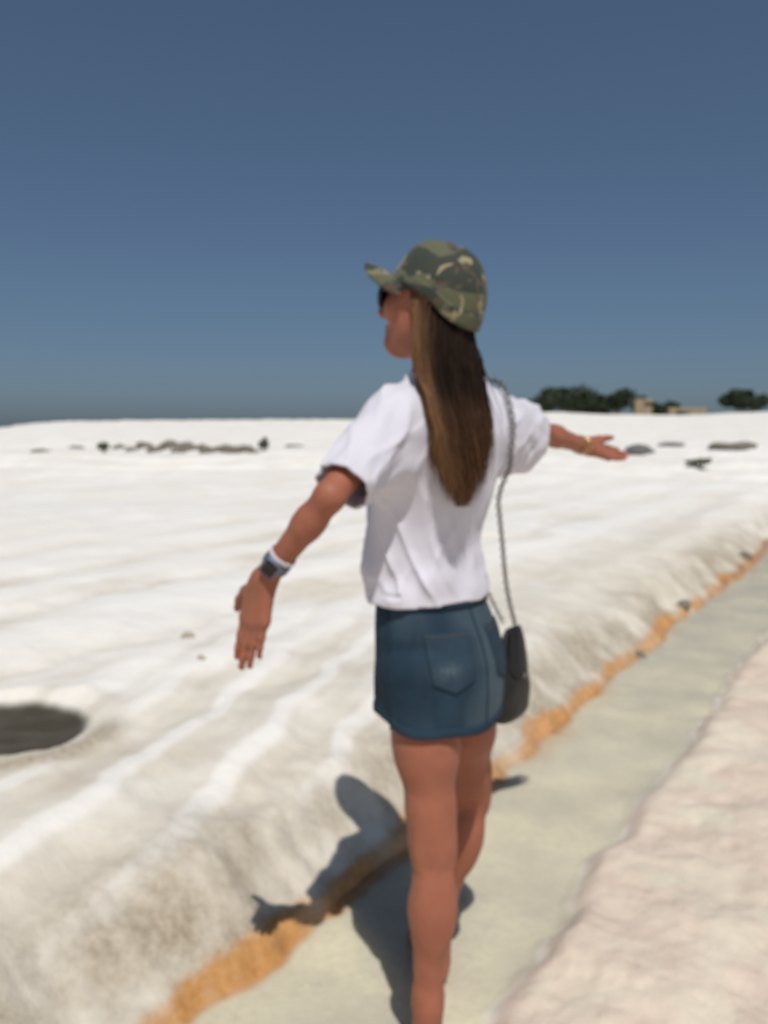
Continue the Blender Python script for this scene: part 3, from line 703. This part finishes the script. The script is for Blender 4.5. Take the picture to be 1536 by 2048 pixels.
# sweatband strip round the foot of the crown
A, E_ = np.meshgrid(an, np.linspace(-.0, .16, 5)); A, E_ = A.ravel(), E_.ravel(); Vo, Vi = crown_pt(A, E_, .0022), crown_pt(A, E_, .0); nv = len(Vo); F = grid_faces(na, 5, True)
mesh_obj('cap_band', np.vstack([Vo, Vi]), np.vstack([F, F[:, ::-1] + nv, np.stack([i1, i, i + nv, i1 + nv], 1), np.stack([i, i1, i1 + nv, i + nv], 1) + 4 * na]), M['camo'], cap)
# brim
nb_, nl = 48, 14; BA = np.linspace(R(22), R(158), nb_); V = []
for j in range(nl):
    t = j / (nl - 1)
    for a in BA:
        base = crown_pt(np.array([a]), np.array([.02]))[0]
        s = math.sin(a); ln = .078 * max(0, math.sin((a - R(22)) / R(136) * math.pi)) ** .55
        dr = cf * .92 + hl * math.cos(a) * .30
        V.append(base + dr * ln * t - cu * (.036 * math.cos(a) ** 2 * t + .006 * t * t - .010 * t) )
V = np.array(V); Vt = V + cu * .0022; Vb = V - cu * .0022; n = len(V); F = grid_faces(nb_, nl)
b = np.concatenate([np.arange(nb_), np.arange(1, nl) * nb_ + nb_ - 1, (nl - 1) * nb_ + np.arange(nb_ - 2, -1, -1), np.arange(nl - 2, 0, -1) * nb_]); b1 = np.roll(b, -1)
mesh_obj('brim', np.vstack([Vt, Vb]), np.vstack([F[:, ::-1], F + n, np.stack([b, b1, b1 + n, b + n], 1)]), M['camo'], cap)
bt = crown_pt(np.array([0.]), np.array([.999]))[0] + cu * .001
th_ = np.linspace(0, np.pi / 2, 6); ring = []
for t in th_:
    for a in np.linspace(0, 2 * np.pi, 14, endpoint=False): ring.append(bt + (hl * math.cos(a) + cf * math.sin(a)) * .0085 * math.cos(t) + cu * .005 * math.sin(t))
mesh_obj('cap_button', ring, np.ascontiguousarray(grid_faces(14, 6, True)), M['camo'], cap)

# ------------------------------------------------------------------ sunglasses
gl = empty('sunglasses', H(0, .10, -.004)); gl.parent = person; gl.matrix_parent_inverse = Matrix.Translation(-Vector(world_loc(person)))
for s in (1, -1):
    ring = [H(s * (.033 + .029 * math.cos(a)), .104 - .012 * abs(.033 + .029 * math.cos(a)) / .06 - .006 * (1 if math.cos(a) > .6 else 0) * 0, -.008 + .024 * math.sin(a) * (1 - .08 * math.cos(a) * 1)) for a in np.linspace(0, 2 * np.pi, 28, endpoint=False)]
    ring = np.array(ring); c = ring.mean(0) + hf * .004
    V = [c]; Fc = []
    for k_ in (.5, 1.0):
        for p_ in ring: V.append(lerp(c, p_, k_) - hf * (.003 * k_ * k_))
    for i_ in range(28): Fc += [(0, 1 + i_, 1 + (i_ + 1) % 28), (1 + i_, 29 + i_, 29 + (i_ + 1) % 28, 1 + (i_ + 1) % 28)]
    ln = mesh_obj('lens', V, Fc, M['lens'], gl); md = ln.modifiers.new('thick', 'SOLIDIFY'); md.thickness = .002
    v, f = tube(ring, .0026, 6, True); mesh_obj('rim', v, f, M['frame'], gl)
    v, f = tube([H(s * .060, .090, .002), H(s * .073, .070, .003), H(s * .0795, .03, .006), H(s * .0815, -.010, .008), H(s * .080, -.03, -.002), H(s * .077, -.042, -.016)], [.0035, .0034, .003, .003, .003, .0026], 6)
    mesh_obj('temple', v, f, M['frame'], gl)
v, f = tube([H(.008, .106, .000), H(0, .1085, .004), H(-.008, .106, .000)], .0024, 6); mesh_obj('bridge', v, f, M['frame'], gl)

# ------------------------------------------------------------------ hair
def push_out(p, fn, margin, it=3):
    for _ in range(it):
        d = field(fn, p); e = .004
        g = np.stack([field(fn, p + np.eye(3)[k] * e) - field(fn, p - np.eye(3)[k] * e) for k in range(3)], 1)
        g /= np.linalg.norm(g, axis=1)[:, None] + 1e-9
        p = p + g * np.clip(margin - d, 0, .03)[:, None]
    return p
def cover_f(p): return np.minimum(shirt_outer(p), body_f(p))
def build_hair(ns=3400, seg=20):
    r = np.random.default_rng(3)
    a = r.uniform(-1, 1, ns); b = r.random(ns) ** .8
    clump = np.round(a * 11 + r.normal(0, .25, ns)) / 11; a = lerp(a, clump, .35)
    rows = [(690, .150), (760, .160), (830, .155), (900, .150), (960, .150), (1012, .150)]   # photo row, distance the lock stands off the spine
    LX = np.array([[822, 952], [838, 962], [850, 970], [868, 972], [890, 962], [908, 946]], float)
    RY = np.array([690, 760, 830, 900, 960, 1015], float)
    Yb = np.array([1.62, 1.615, 1.60, 1.59, 1.585, 1.58])
    tt = np.linspace(0, 1, seg)
    end = 1 - (.10 + .34 * r.random(ns)) * np.abs(a + .1) ** 1.5 - .42 * r.random(ns) ** 3
    pts = np.zeros((ns, seg, 3)); al = np.zeros((ns, seg))
    for i in range(ns):
        az = np.interp(a[i], [-1, -.5, 0, .5, 1], [R(14), R(-15), R(-50), R(-85), R(-122)]) + r.normal(0, .05)
        root = crown_pt(np.array([az]), np.array([.05]), -.012)[0] - cu * r.uniform(0, .012)
        y = lerp(690., 1015., tt * end[i]); xl = np.interp(y, RY, LX[:, 0]); xr = np.interp(y, RY, LX[:, 1]); Y = np.interp(y, RY, Yb)
        wv = .05 * np.sin(tt * 7 + clump[i] * 9) * tt
        f = (a[i] + wv) * .5 + .5
        fly = r.normal(0, 14) if r.random() < .05 else 0.
        px = lerp(xl, xr, f) + r.normal(0, 1.5) + r.normal(0, 6 if r.random() < .7 else 12) * tt + fly * tt * np.sin(tt * r.uniform(2, 6) + r.uniform(0, 3)) + 5 * np.sin(tt * 5 + clump[i] * 17) * tt
        cc = np.array([P(px[j], y[j], Y[j] + .10 * (f[j] - .45) * .8 - .030 * b[i] * math.sqrt(max(0, 1 - a[i] ** 2 * .9))) for j in range(seg)])
        w = sstep(0, .26, tt)[:, None]
        start = root + (cc[5] - root) * (tt[:, None] / tt[5])
        pts[i] = start * (1 - w) + cc * w; al[i] = tt * end[i]
    flat = pts.reshape(-1, 3)
    mar = ((.003 + .022 * b)[:, None] * sstep(.02, .3, tt)[None, :]).ravel()
    flat = push_out_var(flat, mar)
    pts = flat.reshape(ns, seg, 3)
    for _ in range(2): pts[:, 1:-1] = .5 * pts[:, 1:-1] + .25 * (pts[:, :-2] + pts[:, 2:])
    # three-sided tapering strands
    T = np.gradient(pts, axis=1); T /= np.linalg.norm(T, axis=2)[..., None] + 1e-9
    A1 = np.cross(T, np.array([0.3, 1., 0.1])); A1 /= np.linalg.norm(A1, axis=2)[..., None] + 1e-9; B1 = np.cross(T, A1)
    rad = (.00115 * (1 - .8 * tt ** 3))[None, :, None] * r.uniform(.7, 1.25, ns)[:, None, None]
    rings = np.stack([pts + rad * (math.cos(q) * A1 + math.sin(q) * B1) for q in (0, 2.094, 4.189)], 2)     # ns, seg, 3, 3
    V = rings.reshape(-1, 3)
    base = (np.arange(ns)[:, None, None] * seg + np.arange(seg - 1)[None, :, None]) * 3; k = np.arange(3)[None, None, :]; k1 = (k + 1) % 3
    F = np.stack([base + k, base + k1, base + 3 + k1, base + 3 + k], -1).reshape(-1, 4)
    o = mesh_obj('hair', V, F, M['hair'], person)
    attr(o, 'along', np.repeat(al.ravel(), 3)); attr(o, 'strand', np.repeat(r.random(ns), seg * 3)); attr(o, 'painted_sun', np.repeat(np.clip(sstep(-.35, -.95, a) * .8 + r.normal(0, .08, ns), 0, 1), seg * 3))
    tag(o, 'long straight brown hair with paler ends')
def push_out_var(p, margin):
    for _ in range(3):
        d = field(cover_f, p); e = .004; near = d < margin
        if not near.any(): break
        q = p[near]
        g = np.stack([field(cover_f, q + np.eye(3)[k] * e) - field(cover_f, q - np.eye(3)[k] * e) for k in range(3)], 1)
        g /= np.linalg.norm(g, axis=1)[:, None] + 1e-9
        p = p.copy(); p[near] = q + g * np.clip(margin[near] - d[near], 0, .03)[:, None]
    return p
build_hair()

# ------------------------------------------------------------------ wrist watch and bracelet
def ring_band(c, ax, r, w, th, n=48, squash=1.0, up=UP):
    ax = unit(ax); a = unit(np.cross(ax, up)); b = np.cross(ax, a); V = []
    prof = [(-w / 2, 0), (-w / 2, th * .7), (-w * .35, th), (w * .35, th), (w / 2, th * .7), (w / 2, 0)]
    for i in range(n):
        t = 2 * np.pi * i / n
        for x, o in prof: V.append(c + ax * x + (a * math.cos(t) * squash + b * math.sin(t)) * (r + o))
    m_ = len(prof); F = []
    for i in range(n):
        for j in range(m_): F.append((i * m_ + j, i * m_ + (j + 1) % m_, ((i + 1) % n) * m_ + (j + 1) % m_, ((i + 1) % n) * m_ + j))
    return np.array(V), F
fa = unit(wrL - elL); wc = lerp(elL, wrL, .84)
wt = empty('wrist_watch', wc); wt.parent = person; wt.matrix_parent_inverse = Matrix.Translation(-Vector(world_loc(person)))
rw = .0215 + .002
v, f = ring_band(wc, fa, rw, .019, .0032); mesh_obj('watch_band', v, f, M['watch'], wt)
outd = unit(np.cross(fa, np.cross(np.array([.35, -.75, .55]), fa))); sdv = np.cross(fa, outd)
def box_round(c, x, y, z, hx, hy, hz, bev=.003):
    bm = bmesh.new(); bmesh.ops.create_cube(bm, size=2); 
    for v_ in bm.verts: v_.co = Vector((v_.co.x * hx, v_.co.y * hy, v_.co.z * hz))
    bmesh.ops.bevel(bm, geom=bm.edges[:] , offset=bev, segments=3, affect='EDGES', profile=.6)
    bm.verts.index_update()
    V = np.array([c + x * v_.co.x + y * v_.co.y + z * v_.co.z for v_ in bm.verts]); F = [tuple(v_.index for v_ in f_.verts) for f_ in bm.faces]; bm.free(); return V, F
v, f = box_round(wc + outd * (rw + .005), fa, sdv, outd, .017, .0155, .0045); cs = mesh_obj('watch_case', v, f, M['watch'], wt)
v, f = box_round(wc + outd * (rw + .0096), fa, sdv, outd, .0145, .013, .0008, .0006); mesh_obj('watch_face', v, f, M['lens'], cs)
v, f = ring_band(lerp(elL, wrL, .745), fa, .0232 + .001, .010, .0022); o = mesh_obj('fabric_bracelet', v, f, M['strap'], person)
fr_ = unit(wrR - elR); parts = []
for t in (.84, .875, .93): parts.append(ring_band(lerp(elR, wrR, t) - UP * .001, unit(fr_ + rng.normal(0, .05, 3)), .0232, .0035, .0022, 32))
for v, f in parts: mesh_obj('bangle', v, f, M['gold'], person)

# ------------------------------------------------------------------ shoulder bag, a thing of its own hanging at her side
bagT = P(1024, 1256, 1.83); bagB = P(1016, 1438, 1.82)
bag = empty('shoulder_bag', bagB); tag(bag, 'small black leather pouch bag on a chain hanging at her hip', 'bag')
bx = unit(np.array([.60, .80, 0])); by = np.array([-bx[1], bx[0], 0.]); bz = UP
hb = bagT[2] - bagB[2]
na, nz = 72, 40; V = []
for j in range(nz):
    t = j / (nz - 1); z = bagB[2] + hb * t
    w = np.interp(t, [0, .03, .10, .3, .6, .85, .97, 1], [.040, .056, .066, .068, .057, .043, .034, .026]); dpt = np.interp(t, [0, .03, .10, .35, .7, .9, 1], [.014, .026, .033, .034, .022, .012, .006])
    for i_ in range(na):
        a = 2 * np.pi * i_ / na; c_, s_ = math.cos(a), math.sin(a)
        e = 2.6; k_ = (abs(c_) ** e + abs(s_) ** e) ** (-1 / e)
        nz_ = 1 + .035 * float(noise3(np.array([a * 2.]), np.array([t * 6]), np.array([2.]))[0]) + .02 * math.sin(a * 9) * sstep(.6, 1, t)
        cx = lerp(bagB[0], bagT[0], t); cy = lerp(bagB[1], bagT[1], t)
        V.append(np.array([cx, cy, z]) + bx * w * k_ * c_ * nz_ + by * dpt * k_ * s_ * nz_)
F = [tuple(q) for q in grid_faces(na, nz, True)] + [tuple(range(na))[::-1], tuple((nz - 1) * na + np.arange(na))]
bb = mesh_obj('bag_body', V, F, M['leather'], bag)
# flap over the upper half, zip and tassel
V = []; nu, nw = 26, 22
for j in range(nw):
    t = j / (nw - 1)
    for i_ in range(nu):
        s = (i_ / (nu - 1) - .5) * 2; tz = 1.015 - t * .55 * (1 - .25 * s * s)
        w = np.interp(tz, [0, .3, .6, .85, 1.02], [.053, .055, .047, .036, .024]) * .93; dp = np.interp(tz, [.3, .7, .9, 1.02], [.036, .025, .016, .006])
        cx = lerp(bagB[0], bagT[0], tz); cy = lerp(bagB[1], bagT[1], tz)
        V.append(np.array([cx, cy, bagB[2] + hb * tz]) + bx * w * s - by * (dp * (1 - .45 * s * s) + .003))
fl = mesh_obj('flap', V, np.ascontiguousarray(grid_faces(nu, nw)), M['leather'], bag); md = fl.modifiers.new('thick', 'SOLIDIFY'); md.thickness = .003
clasp = np.array([lerp(bagB[0], bagT[0], .52), lerp(bagB[1], bagT[1], .52), bagB[2] + hb * .52]) - by * .036
v, f = box_round(clasp, bx, by, UP, .009, .003, .006, .0015); mesh_obj('clasp', v, f, M['steel'], bag)
# chain: over the right shoulder and down to the two rings at the bag's mouth
sTop = lerp(shR, neckB, .22) + UP * .07
path = [bagT + bx * .020 - UP * .005, P(1014, 1180, 1.83), P(1004, 1080, 1.79), P(996, 1000, 1.755), P(990, 930, 1.73), P(986, 860, 1.725), P(985, 810, 1.735), sTop,
        sTop + FW * .06 - UP * .03, sTop + FW * .115 - UP * .12 - LF * .01, sTop + FW * .13 - UP * .25 - LF * .02, bagT + FW * .10 + UP * .12, bagT - bx * .020 - UP * .005]
path = np.array(path)
def resample(p, step):
    out = []
    for i_ in range(len(p) - 1):
        p0, p1, p2, p3 = p[max(i_ - 1, 0)], p[i_], p[i_ + 1], p[min(i_ + 2, len(p) - 1)]
        for t in np.linspace(0, 1, 30, endpoint=False):
            out.append(.5 * ((2 * p1) + (-p0 + p2) * t + (2 * p0 - 5 * p1 + 4 * p2 - p3) * t * t + (-p0 + 3 * p1 - 3 * p2 + p3) * t ** 3))
    out = np.array(out + [p[-1]]); L_ = np.concatenate([[0], np.cumsum(np.linalg.norm(np.diff(out, axis=0), axis=1))]); n_ = int(L_[-1] / step)
    return np.stack([np.interp(np.linspace(0, L_[-1], n_), L_, out[:, k]) for k in range(3)], 1)
cp = resample(path, .0105)
for _ in range(4):
    cp = push_out(cp, shirt_cover, .0125, 3); cp[1:-1] = .5 * cp[1:-1] + .25 * (cp[:-2] + cp[2:])
cp = push_out(cp, shirt_cover, .010, 3); cp = resample(cp[::3], .0105)
parts = []
for i_ in range(len(cp) - 1):
    t = unit(cp[min(i_ + 1, len(cp) - 1)] - cp[max(i_ - 1, 0)]); s = unit(np.cross(t, np.array([.3, .9, .2]))); q = np.cross(t, s)
    a, b = (s, q) if i_ % 2 else (unit(s * .35 + q), unit(q * .35 - s))
    rg = [cp[i_] + t * .0082 * math.cos(x) + a * .0050 * math.sin(x) for x in np.linspace(0, 2 * np.pi, 10, endpoint=False)]
    parts.append(tube(rg, .0015, 5, True))
v, f = join_vf(parts); mesh_obj('chain_strap', v, f, M['steel'], bag)

# ------------------------------------------------------------------ stones, rocks, shrubs, trees and ruins on the hillside
def rock_mesh(r, seed, squash=.6, sub=3, rough=.35):
    bm = bmesh.new(); bmesh.ops.create_icosphere(bm, subdivisions=sub, radius=1)
    V = np.array([v.co[:] for v in bm.verts]); F = [tuple(v.index for v in f.verts) for f in bm.faces]; bm.free()
    n = noise3(V[:, 0] * 1.1 + seed * 3.7, V[:, 1] * 1.1, V[:, 2] * 1.1 + seed); n2 = noise3(V[:, 0] * 2.7 + seed, V[:, 1] * 2.7 + 5, V[:, 2] * 2.7); n3 = noise3(V[:, 0] * 6 + seed, V[:, 1] * 6 + 5, V[:, 2] * 6)
    V = V * (1 + rough * n + rough * .55 * n2 + rough * .25 * n3)[:, None] * np.array([r[0], r[1], r[2] if len(r) > 2 else r[0] * squash])
    return V, F
def ray_ground(px, py):
    r = ray(px, py); t = np.concatenate([np.arange(1, 30, .02), np.arange(30, 400, .1)]); p = np.array([0, 0, HC]) + t[:, None] * r
    h = p[:, 2] - terrain(p[:, 0], p[:, 1]); i = np.flatnonzero(h < 0)
    return p[i[0]] if len(i) else None
def put_rock(name, px, py, wpx, hpx, mat, label, cat='rock', group=None, seed=1, deep=.7):
    p = ray_ground(px, py)
    if p is None: p = P(px, py, 80.)
    s = p[1] / FPX; V, F = rock_mesh((wpx * s / 2, wpx * s / 2 * deep, hpx * s * .8), seed)
    p = np.array([p[0], p[1] + wpx * s / 2 * deep * .6, 0]); p[2] = ground_z(p[0], p[1]) + hpx * s * .12
    o = mesh_obj(name, V, F, M[mat]); o.location = p; tag(o, label, cat, group); return o
# low outcrop along the skyline behind the near hand
g = 'weathered rocks along the far rim'
for i, (x, y, w, h) in enumerate([(238, 898, 30, 10), (262, 903, 36, 16), (286, 896, 34, 18), (312, 904, 42, 15), (336, 897, 38, 24), (352, 906, 28, 12), (372, 902, 44, 22), (402, 898, 34, 16), (420, 905, 40, 14), (444, 899, 32, 20), (466, 906, 46, 15), (490, 900, 34, 20), (508, 906, 26, 11), (80, 904, 34, 10), (152, 897, 26, 9), (588, 894, 40, 9)]):
    put_rock('rock', x, y, w, h * .62, 'rock', {80: 'low brown rock lying apart, farthest out on the shrub end of the outcrop', 152: 'small brown rock between the lone rock and the grey green shrub', 588: 'low brown rock lying apart on the far side of the upright shrub'}.get(x, 'brown weathered rock in the low outcrop along the far rim'), group=g, seed=i + 3)
put_rock('rock', 1282, 908, 66, 15, 'greyrock', 'dark grey rock beyond the fingertips of the far hand', seed=31)
put_rock('rock', 1345, 893, 44, 9, 'greyrock', 'small pale grey rock between the dark grey rock and the brown slab', seed=37)
put_rock('rock', 1475, 898, 80, 12, 'rock', 'long low brown slab of rock below the lone tree', seed=33)
put_rock('stone', 374, 1278, 30, 12, 'pebble', 'tan stone lying beside the fingers of the near hand', 'stone', seed=41)
put_rock('stone', 402, 1322, 17, 8, 'pebble', 'small tan stone below the larger one by the near hand', 'stone', seed=44)
for i, (x, y, w, h, lab) in enumerate([(1280, 1316, 34, 13, 'dark stone in the orange crust, next along from the bag'), (1368, 1220, 32, 15, 'dark stone in the orange crust, halfway along the channel'), (1490, 1118, 28, 12, 'dark stone in the orange crust where the channel bends away')]):
    put_rock('stone', x, y, w, h, 'rock', lab, 'stone', seed=50 + i)

def leaf_cloud(center, radii, n, size, seed, clumps=9, flat=.35):
    r = np.random.default_rng(seed); c = np.asarray(center, float); rad = np.asarray(radii, float)
    cl = r.normal(0, 1, (clumps, 3)); cl /= np.linalg.norm(cl, axis=1)[:, None]; cl *= r.uniform(.35, .85, (clumps, 1)); cl[:, 2] = np.abs(cl[:, 2]) * .9 - .15
    k = r.integers(0, clumps, n); cs = r.uniform(.22, .46, clumps)
    q = r.normal(0, 1, (n, 3)); q /= np.linalg.norm(q, axis=1)[:, None]; q *= (r.random(n) ** .45)[:, None] * cs[k][:, None]
    p = c + (cl[k] + q) * rad
    a = r.normal(0, 1, (n, 3)); a /= np.linalg.norm(a, axis=1)[:, None]; b = np.cross(a, r.normal(0, 1, (n, 3))); b /= np.linalg.norm(b, axis=1)[:, None]
    s = size * r.uniform(.6, 1.4, n)[:, None]
    V = np.stack([p - a * s, p + b * s * .45, p + a * s, p - b * s * .45], 1).reshape(-1, 3); F = np.arange(4 * n).reshape(-1, 4)
    return V, F, np.repeat(np.clip(.5 + .3 * r.normal(0, 1, n) , 0, 1), 4), cl * rad + c
def tree(px, py_top, py_base, wpx, Y, seed, label, n=5200, group='trees on the skyline'):
    s = Y / FPX; base = P(px, py_base, Y); gz = ground_z(base[0], base[1]); base[2] = gz
    top = P(px, py_top, Y)[2]; w = wpx * s / 2; h = top - gz
    root = empty('tree', base); tag(root, label, 'tree', group)
    ch = max(min(h * .42, w * 1.1), h * .36); cc = np.array([base[0], base[1], top - ch * .82])
    V, F, t, cl = leaf_cloud(cc, (w, w, ch), n, .30, seed, 13)
    o = mesh_obj('crown', V, F, M['leaf'], root, smooth=False); attr(o, 'tone', t)
    parts = [tube([base - UP * .4, base + UP * h * .25 + np.array([.1, 0, 0]), cc - UP * ch * .2, cc + UP * ch * .5], [.32, .24, .18, .05], 8)]
    for c in cl[:7]: parts.append(tube([base + UP * h * .3, lerp(base + UP * h * .3, c, .55) + UP * .2, c], [.15, .09, .03], 6))
    v, f = join_vf(parts); mesh_obj('trunk', v, f, M['bark'], root)
tree(1140, 764, 838, 128, 132, 5, 'broad dark tree, the tallest on the skyline, by the far arm')
tree(1232, 778, 838, 112, 138, 6, 'dark tree just before the sandstone ruin on the skyline')
tree(1072, 792, 838, 90, 140, 9, 'low dark tree at the sleeve end of the row on the skyline')
tree(1326, 797, 838, 84, 142, 8, 'low dark tree just after the sandstone ruin on the skyline')
tree(1490, 772, 838, 104, 132, 7, 'lone dark tree standing apart from the row on the skyline')
tree(1186, 797, 838, 84, 144, 12, 'low dark tree filling the gap between the two tallest trees of the row')
tree(1284, 792, 838, 70, 146, 13, 'dark tree standing right behind the upright sandstone ruin')
def shrub(px, py, wpx, hpx, seed, label):
    p = ray_ground(px, py); 
    if p is None: p = P(px, py, 80.)
    s = p[1] / FPX; root = empty('shrub', p); tag(root, label, 'shrub')
    w, h = wpx * s / 2, hpx * s
    V, F, t, cl = leaf_cloud(p + UP * h * .5, (w, w * .8, h * .62), 900, h * .10, seed, 8)
    o = mesh_obj('foliage', V, F, M['shrub'], root, smooth=False); attr(o, 'tone', t)
    v, f = join_vf([tube([p - UP * .05, lerp(p, c, .6) + UP * .02, c], [h * .04, h * .03, h * .01], 5) for c in cl]); mesh_obj('stem', v, f, M['bark'], root)
shrub(208, 906, 34, 24, 71, 'grey green shrub before the brown rocks of the far rim')
shrub(527, 902, 26, 26, 72, 'upright shrub after the brown rocks of the far rim')
shrub(1400, 938, 58, 26, 73, 'low grey green shrub below the grey rocks of the slope')
# ruins on the skyline
def ruin(px0, px1, py0, py1, Y, label, seed, door=True):
    s = Y / FPX; a, b = P(px0, py1, Y), P(px1, py1, Y); top = P(px0, py0, Y)[2]; gz = min(ground_z(*a[:2]), ground_z(*b[:2])) - .2
    root = empty('ruined_wall', ((a[0] + b[0]) / 2, Y, gz)); tag(root, label, 'ruin')
    L_, Hh = b[0] - a[0], top - gz; r = np.random.default_rng(seed); nrow = max(3, int(Hh / .55)); rh = Hh / nrow
    for j in range(nrow):
        nc = max(2, int(L_ / 1.1)); xs = np.linspace(a[0], b[0], nc + 1); xs[1:-1] += (r.random(nc - 1) - .5) * .3 + (.25 if j % 2 else -.25) * .6
        for i in range(nc):
            x0, x1 = xs[i], xs[i + 1]
            if j > nrow - 3 and r.random() < .35: continue
            if door and nc > 2 and i == nc // 2 and nrow * .25 < j < nrow * .8: continue
            v, f = box_round(np.array([(x0 + x1) / 2, Y + r.uniform(-.06, .06), gz + rh * (j + .5)]), np.array([1., 0, 0]), np.array([0, 1., 0]), UP, (x1 - x0) / 2 - .02, .45, rh / 2 - .012, .04)
            mesh_obj('stone_block', v, f, M['masonry'], root, smooth=False)
ruin(1268, 1302, 798, 840, 128, 'upright sandstone ruin between the dark trees on the skyline', 4)
ruin(1336, 1410, 815, 838, 130, 'long low sandstone wall on the skyline before the lone tree', 5, False)
